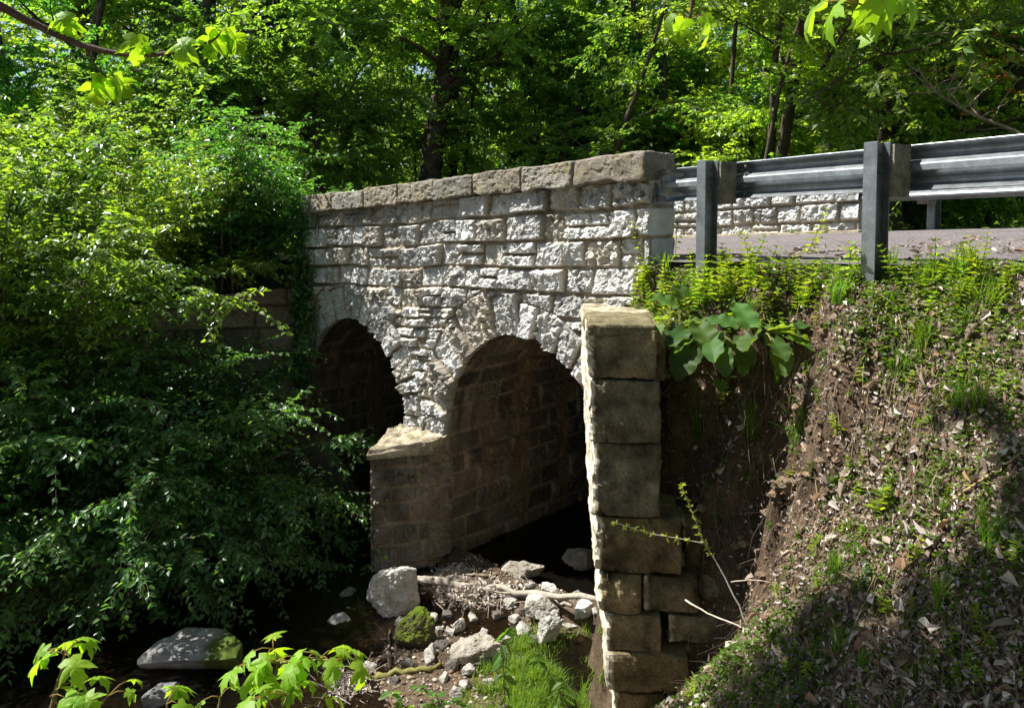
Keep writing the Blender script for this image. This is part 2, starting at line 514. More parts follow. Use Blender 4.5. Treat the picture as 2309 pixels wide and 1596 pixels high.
def rockface(u, v, lay, rough=1.0, proud=(.014, .105), joint=.004, seed=0, pal=(STONE_A, STONE_B, STONE_C), mortar=MORTAR, ring=None):
    """height above the mortar plane and colour for a rock-faced wall"""
    sid, d, cu, cv = lay.eval(u, v)
    if ring is not None:
        m, s2, d2, cu2, cv2 = ring
        sid = np.where(m, s2, sid); d = np.where(m, d2, d); cu = np.where(m, cu2, cu); cv = np.where(m, cv2, cv)
    if ring is None: m = np.zeros(u.shape, bool)
    off = (hid(sid, 13, seed) - .5) * .06
    sp = (hid(sid, 11, seed) > .80) & ~m & (rough > .9)
    d = np.where(sp, np.minimum(d, np.abs(cv - off) + .002), d)
    sid = np.where(sp & (cv > off), sid + .31, sid)
    d = d - .007 * hid(sid, 12, seed)
    b = proud[0] + (proud[1] - proud[0]) * hid(sid, 1, seed)
    P = np.stack([u, v, sid * .37], -1).reshape(-1, 3)
    sh = u.shape
    wob = fbm(P * np.array([30, 30, 1]), 2, .5, seed + 8).reshape(sh) * .006
    edge = sstep(joint * .5, joint * .5 + .012 + .03 * hid(sid, 2, seed), d + wob)
    tilt = (hid(sid, 3, seed) - .5) * .16 * cu + (hid(sid, 4, seed) - .5) * .5 * cv
    d1, d2, ou, ov, h1, h2, h3 = worley(u * 13 + fbm(P * 9, 2, .5, seed).reshape(sh) * .5, v * 15, seed + 21)
    fac = (h1 - .5) * .030 + ou / 13 * (h2 - .5) * .9 + ov / 15 * (h3 - .5) * 1.0
    e1, e2, pu, pv, g1, g2, g3 = worley(u * 38, v * 42, seed + 22)
    fac2 = (g1 - .5) * .009 + pu / 38 * (g2 - .5) * .7 + pv / 42 * (g3 - .5) * .7
    rk = fbm(P * np.array([16, 16, 1]), 4, .6, seed + 2).reshape(sh) * .014
    strong = .35 + 1.15 * hid(sid, 5, seed)
    h = edge * (b + tilt + 1.35 * rough * strong * (fac + fac2 + rk))
    h = np.maximum(h, (-.002 if rough > .9 else -.006) + .010 * fbm(P * np.array([14, 14, 0]), 3, .6, seed + 4).reshape(sh))
    mix1, mix2 = hid(sid, 6, seed)[..., None], hid(sid, 8, seed)[..., None]
    c = pal[0] * (1 - mix1) + pal[1] * mix1
    c = np.where(mix2 > .84, pal[2] * .6 + c * .4, c)
    c = c * (.66 + .44 * hid(sid, 9, seed) ** .7)[..., None]
    big = fbm(np.stack([u * 2.2, v * 2.2, u * 0], -1).reshape(-1, 3), 4, .6, seed + 31).reshape(sh)
    c = c * (1 - .28 * sstep(.12, .5, big))[..., None]
    em = sstep(.15, .8, edge)[..., None]
    mo = mortar * (.75 + .5 * _h(np.floor(u * 60), np.floor(v * 60), u * 0, 3))[..., None]
    c = mo * (1 - em) + c * em
    return h, c, sid

def grid(u0, u1, v0, v1, step):
    nu, nv = int(round((u1 - u0) / step)) + 1, int(round((v1 - v0) / step)) + 1
    return np.meshgrid(np.linspace(u0, u1, nu), np.linspace(v0, v1, nv), indexing='ij')

# -------- arches: semi-ellipses springing at v = -2.82 - but measured with the sheared v
ARCH = [(1.83, 1.30, 1.42), (5.33, 1.36, 1.42)]           # centre u, half span, rise
V_SPR = -2.88
def arch_r(u, v, k):
    c, a, b = ARCH[k]
    return np.hypot((u - c) / a, np.maximum(v - V_SPR, 0) / b)

bridge = empty('stone_bridge', tuple(W(3.3, V_SPR - 1.7, -2.5)))
tag(bridge, 'pale rock-faced limestone road bridge with two round arches over the creek', 'bridge')
def bpart(name, me, label=None):
    o = obj(name, me)
    o.parent = bridge
    o.matrix_parent_inverse = Matrix.Translation(bridge.location).inverted()
    if label: o['label'] = label
    return o

def build_front():
    st = .0105
    u, v = grid(-.0, 6.85, -3.35, .14, st)
    vs = [-3.5, -3.2, -2.92, -2.66, -2.44, -2.25, -2.07, -1.93, -1.77, -1.64, -1.50, -1.37, -1.22, -.96, -.69, -.405, -.115, .20]
    lens = [(.25, .45)] * 6 + [(.2, .42)] * 6 + [(.25, .55)] * 3 + [(.28, .62)] * 2
    lay = Layout(vs, lens, 0, 6.9, 4, .034)
    # arch rings: wedge stones in polar coordinates
    mask = np.zeros(u.shape, bool); sid = np.zeros(u.shape); dd = np.zeros(u.shape); cu = np.zeros(u.shape); cv = np.zeros(u.shape)
    for k, (c, a, b) in enumerate(ARCH):
        r2 = np.random.default_rng(60 + k)
        x, y = (u - c) / a, (v - V_SPR) / b
        th = np.arctan2(np.maximum(y, -.05), x)
        rr = np.where(y > 0, np.hypot(x, y), np.abs(x))
        ed = [0]
        while ed[-1] < math.pi: ed.append(ed[-1] + r2.uniform(.11, .21))
        ed = np.array(ed); ed *= math.pi / ed[-1]
        thw = th + .02 * fbm(np.stack([u * 3, v * 3, u * 0 + k], -1).reshape(-1, 3), 2, .5, 77).reshape(u.shape)
        j = np.clip(np.searchsorted(ed, thw) - 1, 0, len(ed) - 2)
        ext = 1.26 + .16 * r2.random(len(ed))[j]
        ra = rr * (a + b) / 2; re = ext * (a + b) / 2
        side = np.minimum(thw - ed[j], ed[j + 1] - thw) * ra
        dj = np.minimum(side - .004, re - ra - .004)
        m = (rr < ext) & (rr > .97)
        mask |= m
        sid = np.where(m, 3000 + k * 200 + j, sid); dd = np.where(m, dj, dd)
        cu = np.where(m, side - .1, cu) ; cv = np.where(m, (ra - (re + (a + b) / 2) / 2) * .6, cv)
    h, col, _ = rockface(u, v, lay, 1.0, seed=1, ring=(mask, sid, dd, cu, cv))
    drip = fbm(np.stack([u * 7, v * .7, u * 0], -1).reshape(-1, 3), 4, .6, 88).reshape(u.shape)
    col = col * (1 - .45 * sstep(.05, .4, drip) * sstep(-.95, -.1, v))[..., None]      # soot and water streaks under the coping
    # taller sheltered stones straight under the coping are darker with soot
    V = W(u, v, h).reshape(-1, 3)
    col = col.reshape(-1, 3)
    nu, nv = u.shape
    inside = np.zeros(u.shape, bool)
    for k, (c, a, b) in enumerate(ARCH):
        rr = np.where(v > V_SPR, arch_r(u, v, k), np.abs(u - c) / a)
        ins = rr < 1
        inside |= ins
        snap = ins & (rr > 1 - 2.2 * st / min(a, b))
        s = 1 / np.maximum(rr, 1e-6)
        u2 = np.where(snap, c + (u - c) * s, u); v2 = np.where(snap & (v > V_SPR), V_SPR + (v - V_SPR) * s, v)
        sn = snap.ravel()
        hh = np.maximum(h.ravel()[sn], .02)
        V[sn] = W(u2.ravel()[sn], v2.ravel()[sn], hh)
    F = grid_faces(nu, nv)
    fi = inside.ravel()[F]
    F = F[~fi.all(1)][:, ::-1]
    # reveal: push the open border round each arch back into the wall
    e = np.concatenate([F[:, [0, 1]], F[:, [1, 2]], F[:, [2, 3]], F[:, [3, 0]]])
    key = np.sort(e, 1)
    _, idx, cnt = np.unique(key, axis=0, return_index=True, return_counts=True)
    be = e[idx[cnt == 1]]
    be = be[inside.ravel()[be].all(1)]
    ids, inv = np.unique(be, return_inverse=True); inv = inv.reshape(be.shape)
    n0 = len(V)
    back = V[ids].copy()
    uu, vv, hh = uvd(back)
    back = W(uu, vv, -.07)
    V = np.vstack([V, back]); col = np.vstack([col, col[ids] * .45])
    F2 = np.stack([be[:, 1], be[:, 0], n0 + inv[:, 0], n0 + inv[:, 1]], 1)
    # right end of the parapet: dressed quoins turning the corner
    top = v[0] > -1.5
    rows = np.nonzero(top)[0]
    L_, nd = .36, 24
    n1 = len(V)
    t = np.linspace(0, 1, nd)
    base = V[rows]                                   # u = 0 column, index = row
    ue, ve, he = uvd(base)
    dd_ = he[None, :] * (1 - t[:, None]) + (-L_) * t[:, None]
    vv_ = np.repeat(ve[None, :], nd, 0)
    lay2 = Layout([-1.6, -1.22, -.96, -.69, -.405, -.115, .2], (.5, .9), -1, 1, 9, .008)
    h2, c2, _ = rockface(dd_ + .3, vv_, lay2, .16, (.0, .012), .006, 5)
    h2 = h2 * np.sin(np.clip(t * 3, 0, 1) * math.pi / 2)[:, None]
    Pe = W(-h2, vv_, dd_)
    V = np.vstack([V, Pe.reshape(-1, 3)]); col = np.vstack([col, c2.reshape(-1, 3) * .9])
    F3 = grid_faces(nd, len(rows), n1)
    # road side of the parapet
    n2 = len(V)
    ub, vb = grid(0, 6.9, -1.3, .14, .06)
    h3, c3, _ = rockface(ub, vb, lay, .5, (.0, .02), .008, 6)
    V = np.vstack([V, W(ub, vb, -L_ - h3).reshape(-1, 3)]); col = np.vstack([col, c3.reshape(-1, 3)])
    F4 = grid_faces(*ub.shape, n2)
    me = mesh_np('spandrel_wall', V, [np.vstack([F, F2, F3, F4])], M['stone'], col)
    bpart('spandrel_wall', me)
build_front()

# -------- vaults
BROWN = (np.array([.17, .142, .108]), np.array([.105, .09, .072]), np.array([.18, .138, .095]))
def build_vault(k, depth=5.6):
    c, a, b = ARCH[k]
    low = 1.95
    arc = math.pi * (a + b) / 2
    tot = 2 * low + arc
    s = np.linspace(0, tot, int(tot / .022)); w = np.linspace(0, 1, 210) ** 1.25 * depth
    S, Wd = np.meshgrid(s, w, indexing='ij')
    vs = np.concatenate([[0, .34, .62, .98, 1.30, 1.66], np.cumsum(np.r_[low, np.random.default_rng(8).uniform(.22, .36, 30)])])
    vs = vs[vs < tot + .5]
    lay = Layout(vs, (.26, .85), -.1, depth + .3, 30 + k, .04)
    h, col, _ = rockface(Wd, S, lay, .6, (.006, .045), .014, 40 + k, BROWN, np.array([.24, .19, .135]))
    # right-hand side (small u) first
    th = np.clip((S - low) / arc, 0, 1) * math.pi
    vb = np.where(S < low, V_SPR - (low - S), np.where(S > tot - low, V_SPR - (S - (tot - low)), V_SPR + b * np.sin(th)))
    ub = c - a * np.cos(th)
    nu_, nv_ = np.cos(th) / a, -np.sin(th) / b
    nv_ = np.where((S < low) | (S > tot - low), 0, nv_)
    ln = np.hypot(nu_, nv_)
    hh = h - .045
    P = W(ub + nu_ / ln * hh, vb + nv_ / ln * hh, -.045 - Wd)
    # rusty and sooty streaks running down the masonry
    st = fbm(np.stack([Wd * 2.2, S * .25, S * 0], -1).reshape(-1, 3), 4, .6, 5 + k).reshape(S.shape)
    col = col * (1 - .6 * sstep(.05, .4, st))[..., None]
    st2 = fbm(np.stack([Wd * 3.1 + 8, S * .3, S * 0], -1).reshape(-1, 3), 4, .6, 15 + k).reshape(S.shape)
    m2 = sstep(.22, .42, st2)[..., None]
    col = col * (1 - m2) + np.array([.19, .135, .08]) * m2
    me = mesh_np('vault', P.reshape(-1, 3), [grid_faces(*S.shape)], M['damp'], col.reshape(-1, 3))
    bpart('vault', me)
for k in (0, 1): build_vault(k)

# -------- pier with its pointed cutwater
def build_pier():
    u_r, u_l, um = 3.13 - .005, 3.97, 3.53
    top = V_SPR - .12
    tip = (um, .88)
    prof = [(u_r, -.12), (u_r, .28), tip, (u_l, .28), (u_l, -.12)]
    mb = MB()
    z_low = -1.9
    for i in range(4):
        (ua, da), (ub, db) = prof[i], prof[i + 1]
        L_ = math.hypot(ub - ua, db - da)
        s, v = grid(0, L_, top + z_low, top - .0, .014)
        vs = [top - 2.2, top - 1.72, top - 1.42, top - 1.14, top - .88, top - .62, top - .42, top - .16, top + .2]
        lay = Layout(vs, (.25, .5), -.4, L_ + .3, 50 + i, .016)
        h, col, _ = rockface(s, v, lay, .75, (.008, .045), .012, 52 + i, (np.array([.22, .19, .15]), np.array([.14, .12, .095]), np.array([.22, .16, .11])), np.array([.20, .16, .115]))
        if i == 1:  # dark blotches, denser towards the cap
            dk = sstep(.05, .45, fbm(np.stack([s * 2, v * 1.2, s * 0], -1).reshape(-1, 3), 4, .6, 71).reshape(s.shape) + .2 * sstep(-.7, -.1, v - top))
            col = col * (1 - .5 * dk)[..., None]
        fade = np.minimum(1, np.minimum(s, L_ - s) / .06)
        h = h * (.35 + .65 * fade) - .03
        f = s / L_
        nu, nd = -(db - da) / L_, (ub - ua) / L_
        if nd < 0 and i in (1, 2): nu, nd = -nu, -nd
        sg = 1.0
        if i == 0: nu, nd = -1, 0
        if i == 3: nu, nd = 1, 0
        P = W(ua + (ub - ua) * f + nu * h, v, da + (db - da) * f + nd * h)
        mb.add(P.reshape(-1, 3), grid_faces(*s.shape), col.reshape(-1, 3))
    o = mb.mesh('pier', M['damp'])
    bpart('pier', o)
    # cap slab
    s = np.linspace(0, 1, 60); n = 50
    ring = np.array(prof[1:4])
    uu, dd_ = np.meshgrid(np.linspace(u_r - .05, u_l + .05, 90), np.linspace(-.02, .93, 90), indexing='ij')
    lim = np.where(uu < um, .31 + (uu - u_r + .02) / (um - u_r + .02) * .62, .31 + (u_l + .02 - uu) / (u_l + .02 - um) * .62)
    nz = fbm(np.stack([uu * 9, dd_ * 9, uu * 0], -1).reshape(-1, 3), 4, .55, 91).reshape(uu.shape)
    dcl = np.minimum(dd_ / .93 * 1.0, 1) * (lim + nz * .03)
    edge = sstep(1, .94, dd_ / .93)
    vt = top + .10 + nz * .03 + .07 * (1 - dcl / .93) - (1 - edge) * .06
    P = W(uu, vt, dcl)
    Pb = W(uu, top - .02 + 0 * vt, dcl * .985)
    col = np.array([.40, .36, .29]) * (.8 + .3 * nz)[..., None]
    V = np.vstack([P.reshape(-1, 3), Pb.reshape(-1, 3)])
    N_ = uu.size
    ny = uu.shape[1]
    top_f = grid_faces(*uu.shape)[:, ::-1]
    iu = np.arange(uu.shape[0]) * ny + ny - 1
    sk = np.stack([iu[:-1], iu[1:], iu[1:] + N_, iu[:-1] + N_], 1)
    side0 = np.arange(ny - 1); sk2 = np.stack([side0, side0 + 1, side0 + 1 + N_, side0 + N_], 1)
    s1 = (uu.shape[0] - 1) * ny + np.arange(ny - 1); sk3 = np.stack([s1 + 1, s1, s1 + N_, s1 + 1 + N_], 1)
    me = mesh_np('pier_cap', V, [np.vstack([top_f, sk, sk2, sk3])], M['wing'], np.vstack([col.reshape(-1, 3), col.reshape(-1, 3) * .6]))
    bpart('pier_cap', me)
build_pier()

# -------- coping stones
def frame_to_world(V, u, v, d):
    """local x along -u (to the right), y into the wall, z up"""
    return W(u - V[:, 0], v + V[:, 2], d - V[:, 1])
def coping_row(edges, d_mid, depth, v0, v1, seed, label=False):
    for k in range(len(edges) - 1):
        a, b = edges[k], edges[k + 1]
        r2 = np.random.default_rng(seed + k)
        L_ = b - a - .012 - (.03 if k == 1 else 0)
        hgt = (v1 - v0) + r2.uniform(-.012, .018)
        V, Q = rough_block((L_, depth, hgt), .017, .022, .012, 11, seed + k, .03)
        # rock-faced front: chipped
        fr = V[:, 1] < -depth * .3
        ch = fbm(V * np.array([14, 14, 22]) + seed + k * 5, 4, .6, seed) * .018
        if k: V[fr, 1] += ch[fr] + r2.uniform(-.02, .02)
        low = (V[:, 2] < 0)
        V[low & fr, 2] += .05 * np.clip(fbm(V[low & fr] * np.array([5, 1, 1]) + k, 3, .5, seed + 3), -.2, 1)
        P = frame_to_world(V, (a + b) / 2, v0 + hgt / 2, d_mid + r2.uniform(-.012, .012))
        t = r2.uniform(.72, 1.12)
        warm = r2.random()
        col = np.array([.235, .21, .17]) * t * (1 - warm) + np.array([.22, .21, .19]) * t * warm
        bpart('coping_stone', mesh_np('coping_stone', P, [Q], M['coping'], np.tile(col, (len(P), 1))))
coping_row([-.03, .86, 1.62, 2.42, 3.18, 3.95, 4.75, 5.6, 6.5], -.095, .52, .145, .40, 300)
# ------------------------------------------------------------------ far parapet and deck
FAR_D = -4.72
def build_far_parapet():
    u, v = grid(-.12, 7.0, -.62, .30, .022)
    lay = Layout([-.9, -.60, -.36, -.10, .18, .5], (.3, .65), -.3, 7.1, 14)
    h, c, _ = rockface(u, v, lay, 1.0, (.02, .08), .008, 17)
    mb = MB()
    mb.add(W(u, v, FAR_D + h).reshape(-1, 3), grid_faces(*u.shape)[:, ::-1], c.reshape(-1, 3))
    V, Q = rough_block((7.2, .42, .95), .12, .02, .006, 5, 8)
    P = frame_to_world(V, 3.45, -.17, FAR_D - .225)
    mb.add(P, Q, STONE_B)
    bpart('far_parapet', mb.mesh('far_parapet', M['stone']))
    coping_row([-.15, .9, 1.9, 2.9, 4.0, 5.2, 6.1, 7.1], FAR_D - .18, .56, .31, .53, 360)
    V, Q = rough_block((7.4, .24, .16), .06, .015, .006, 6, 12)
    bpart('kerb', mesh_np('kerb', frame_to_world(V, 3.5, -.565, FAR_D + .13), [Q], M['coping'], np.tile([.36, .32, .26], (len(V), 1))))
build_far_parapet()

# road: a strip following the wall line, very slightly banked
def road_v(u, d):
    return -.62 + (.10 * (-d - .4) / 4.2) + .035 * np.sin(np.clip((-d - .4) / 4.2, 0, 1) * math.pi)
ru, rd = np.meshgrid(np.concatenate([np.linspace(-13, 8, 120), np.linspace(8.5, 40, 40)]), np.linspace(-4.70, .02, 60), indexing='ij')
keep = np.where((ru > -.02) & (rd > -.36), -.36, rd)
edge_n = .10 * fbm(np.stack([ru * 1.8, rd * 0, ru * 0], -1).reshape(-1, 3), 3, .6, 3).reshape(ru.shape)
shoulder = np.clip(.02 - .15 * ru, 0, .62)
rdd = np.where(ru < 0, -4.7 + (rd + 4.7) * (4.7 + shoulder) / 4.72 + np.where(rd > -.5, edge_n * .7, 0), keep)
rz = road_v(ru, rdd) + .006 * fbm(np.stack([ru * 8, rd * 8, ru * 0], -1).reshape(-1, 3), 3, .5, 8).reshape(ru.shape)
RP = W(ru, rz, rdd)
road = obj('road', mesh_np('road', RP.reshape(-1, 3), [grid_faces(*ru.shape)[:, ::-1]], M['road'], smooth=True))
tag(road, 'narrow pinkish grey chip sealed road crossing the bridge', kind='structure')

# ------------------------------------------------------------------ ground
CT = []
def C_(px, py, Y): CT.append(pt(px, py, Y))
def CW(x, y, z): CT.append(np.array([x, y, z], float))
for a in [(1500, 622, 7.0), (1580, 630, 6.4), (1640, 628, 6.3), (1700, 626, 6.1), (1800, 626, 5.7), (1960, 630, 5.05), (2100, 628, 4.8), (2309, 626, 4.3), (1420, 690, 7.15), (1500, 742, 6.6),
          (1600, 690, 6.1), (1700, 720, 5.55), (1850, 720, 5.1), (2000, 720, 4.72), (2309, 720, 4.15), (1660, 850, 5.45), (1850, 850, 4.8), (2100, 900, 4.25),
          (2309, 950, 3.75), (1755, 960, 4.95), (1800, 1080, 4.7), (1812, 1180, 4.55), (1900, 1050, 4.5), (2000, 1150, 4.1), (2309, 1250, 3.4),
          (1790, 1290, 4.4), (1950, 1400, 3.8), (2309, 1596, 3.05), (1700, 1440, 4.3), (1800, 1596, 3.7), (1610, 1540, 4.4), (1540, 1600, 4.5),
          (2100, 1596, 3.3), (1850, 1300, 4.15),
          (1600, 760, 5.85), (1600, 870, 5.58), (1700, 880, 5.5),
          # gully between the wing wall and the bank
          (1530, 850, 5.85), (1540, 1000, 5.8), (1620, 1000, 5.55), (1700, 1010, 5.45), (1560, 1200, 5.75), (1650, 1180, 5.5), (1755, 1150, 5.3),
          (1775, 1080, 5.2), (1792, 1190, 5.05), (1770, 1290, 4.9), (1735, 1370, 4.8), (1690, 1450, 4.62),
          (1740, 1280, 5.15), (1600, 1370, 5.6), (1670, 1370, 5.25), (1690, 1400, 5.0), (1600, 1480, 5.4), (1630, 1500, 4.95), (1550, 1560, 5.3),
          (1470, 1660, 4.4), (1480, 1640, 4.8), (1500, 1620, 5.1), (1400, 1660, 4.6), (1400, 1680, 5.1)]:
    C_(*a)
for a in [(.80, 6.3, -4.68), (.86, 7.0, -4.7), (.88, 7.5, -4.72), (.76, 5.7, -4.66), (.72, 5.36, -4.66), (1.07, 6.3, -1.9), (1.13, 7.0, -1.4), (2, 2.2, -2.0), (1, 2, -2.0), (1.0, 3.4, -3.0), (3.5, 2.0, -1.4), (4.5, 1.5, -.9), (5, 3, -.45), (.4, 4.9, -4.5),
          (.45, 6.3, -4.68), (.45, 7.0, -4.7), (.5, 7.6, -4.72), (0, 6, -4.62), (0, 7.5, -4.65), (-1, 8, -4.66), (-.6, 8.8, -4.64), (-.1, 8.5, -4.70), (-1, 6.8, -4.62), (-.3, 5.3, -4.55), (-.4, 7.2, -4.64), (.2, 6.8, -4.64), (-1.4, 7.4, -4.68),
          (0, 0, -1.7), (-2, 0, -1.8), (-1, 2, -2.6), (-2.5, 2.5, -2.9), (0, 3, -3.0), (-1, 4, -4.1), (-3, 4, -4.3), (-6, 2, -2.6), (-6, 4.5, -4.5),
          # creek bed to the left
          (-2, 6.5, -4.85), (-3, 8, -4.9), (-2, 9, -4.88), (-4, 6, -4.85), (-6, 6.5, -4.85), (-8, 6.5, -4.85), (-3.0, 9.8, -4.85), (-1.6, 9.6, -4.85), (-10, 6, -4.9), (-14, 5, -4.9),
          # left bank
          (-4.3, 8.6, -4.62), (-5.5, 8.2, -4.55), (-7, 8.2, -4.3), (-5, 9.6, -4.2), (-2.6, 10.8, -4.88), (-3.3, 11.0, -4.8), (-4.2, 11.5, -4.3), (-5.2, 11.1, -3.7), (-6, 10.2, -3.4), (-8, 10, -2.6), (-5.2, 11.8, -1.7), (-7, 12, -1.6), (-10, 11, -1.6), (-4.2, 12.2, -1.6),
          (-12, 8, -3.2), (-14, 11, -1.4), (-20, 9, -2), (-25, 14, -1.0), (-12, 14, -1.1),
          (-6, 15, -1.2), (-9, 18, -1.3), (8, 0, -.3), (10, -4, -.3), (7, 2.5, -.3), (-10, -6, -2), (0, -6, -1.6)]:
    CW(*a)
CT = np.array(CT)

def rbf_fit(c):
    D = np.sqrt(((c[:, None, :2] - c[None, :, :2]) ** 2).sum(-1) + .01)
    n = len(c)
    A = np.zeros((n + 3, n + 3)); A[:n, :n] = -D + np.eye(n) * .016
    A[:n, n] = 1; A[:n, n + 1:] = c[:, :2]; A[n, :n] = 1; A[n + 1:, :n] = c[:, :2].T
    b = np.zeros(n + 3); b[:n] = c[:, 2]
    return np.linalg.solve(A, b)
_w = rbf_fit(CT)
def rbf(x, y):
    out = np.zeros(len(x))
    for s in range(0, len(x), 20000):
        X, Y = x[s:s + 20000], y[s:s + 20000]
        D = np.sqrt((X[:, None] - CT[None, :, 0]) ** 2 + (Y[:, None] - CT[None, :, 1]) ** 2 + .01)
        out[s:s + 20000] = -D @ _w[:-3] + _w[-3] + X * _w[-2] + Y * _w[-1]
    return out

def ground_z(x, y, rough=True):
    x = np.atleast_1d(np.asarray(x, float)); y = np.atleast_1d(np.asarray(y, float))
    u, _, d = uvd(np.stack([x, y, 0 * x], -1))
    near = rbf(x, y)
    cap = road_v(u, -.2) - GR * u - .07
    near = np.where((u < .2) & (x > 0), np.minimum(near, cap), near)
    rv = road_v(u, np.clip(d, -4.7, -.2)) - GR * u - .05
    # forest floor beyond the far side, rising gently; the creek valley continues behind the arches
    back = np.clip(-d - 4.9, 0, 60)
    valley = np.exp(-((u - 3.4) / 4.5) ** 2)
    floor = -.75 - GR * np.clip(u, -8, 12) - .28 * np.clip(back, 0, 3) - valley * 2.9 * sstep(0, 2.0, back) + .055 * np.clip(back - 6, 0, 50)
    bed = np.full_like(x, -4.88)
    under = (sstep(.22, .46, u) * sstep(6.95, 6.7, u))
    corr = rv * (1 - under) + bed * under
    m_near = sstep(-.34, -.16, d)
    u_out = sstep(0, .12, u) * (1 - sstep(6.8, 6.95, u))
    m_near = np.where(u_out > .5, m_near, sstep(-.35, .25, d))
    zf = corr * sstep(-5.3, -5.0, d) + floor * (1 - sstep(-5.3, -5.0, d))
    z = near * m_near + zf * (1 - m_near)
    if rough:
        P = np.stack([x, y, 0 * x], -1)
        vg = .25 + .75 * sstep(.1, .9, d)
        z = z + vg * (.06 * fbm(P * 1.6, 4, .5, 3) + .022 * fbm(P * 7, 4, .6, 9)) * (1 - sstep(-.4, .1, -d) * sstep(-5.0, -4.5, d))
        z = z + .05 * fbm(P * 9 + 2, 4, .6, 23, True) * sstep(-4.4, -3.9, z) * sstep(-1.2, -1.6, z) * sstep(.6, 1.0, x) * sstep(2.6, 2.2, x) * (d > 0)
        z = z + .035 * fbm(P * 3.1 + 5, 3, .5, 19) * sstep(-4.3, -3.6, z) * sstep(.6, 1.2, x) * (d > 0)
    return z

def lines(*segs):
    out = []
    for a, b, s in segs:
        out.append(np.arange(a, b, s))
    return np.concatenate(out)
gx = lines((-90, -20, 5), (-20, -8, .5), (-8, -4, .12), (-4, .4, .05), (.4, 3.4, .024), (3.4, 6, .08), (6, 14, .4), (14, 90.1, 4))
gy = lines((-12, 2, .8), (2, 3, .08), (3, 7.3, .027), (7.3, 10, .05), (10, 14, .12), (14, 24, .5), (24, 100.1, 4))
GX, GY = np.meshgrid(gx, gy, indexing='ij')
GZ = ground_z(GX.ravel(), GY.ravel())
GP = np.stack([GX.ravel(), GY.ravel(), GZ], -1)
gn = fbm(GP * np.array([1.3, 1.3, 1.3]), 4, .6, 51)
dirt = np.array([.165, .130, .094]); humus = np.array([.092, .072, .052]); gravel = np.array([.085, .064, .042])
m = sstep(-.3, .35, gn)[:, None]
gc = dirt * m + humus * (1 - m)
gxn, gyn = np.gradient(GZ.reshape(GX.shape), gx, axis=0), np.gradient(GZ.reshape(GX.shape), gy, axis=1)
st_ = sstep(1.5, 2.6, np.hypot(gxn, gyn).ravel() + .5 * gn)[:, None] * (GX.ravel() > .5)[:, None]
gc = gc * (1 - st_) + np.array([.078, .056, .037]) * st_ * (.7 + .6 * sstep(-.4, .4, fbm(GP * 6, 4, .6, 91)))[:, None]      # steep earth painted darker to deepen the gully's shade
mg = (sstep(-4.35, -4.6, GZ) * (GX.ravel() < 3))[:, None]
gc = gc * (1 - mg) + gravel * mg
gu, _, gd = uvd(GP)
mgr = ((gd < -4.9) | (gu > 7.5))[:, None]
gc = np.where(mgr, np.array([.055, .065, .03]), gc)
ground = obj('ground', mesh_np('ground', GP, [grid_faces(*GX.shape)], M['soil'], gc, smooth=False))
tag(ground, 'steep soil bank, creek bed and forest floor', kind='structure')

wx, wy = np.meshgrid(np.linspace(-30, 3.0, 100), np.linspace(2.5, 40, 100), indexing='ij')
water = obj('water', mesh_np('water', np.stack([wx.ravel(), wy.ravel(), np.full(wx.size, WATER_Z - .06)], -1), [grid_faces(*wx.shape)], M['water'], smooth=True))
tag(water, 'shallow dark creek running out of the arches', kind='structure')

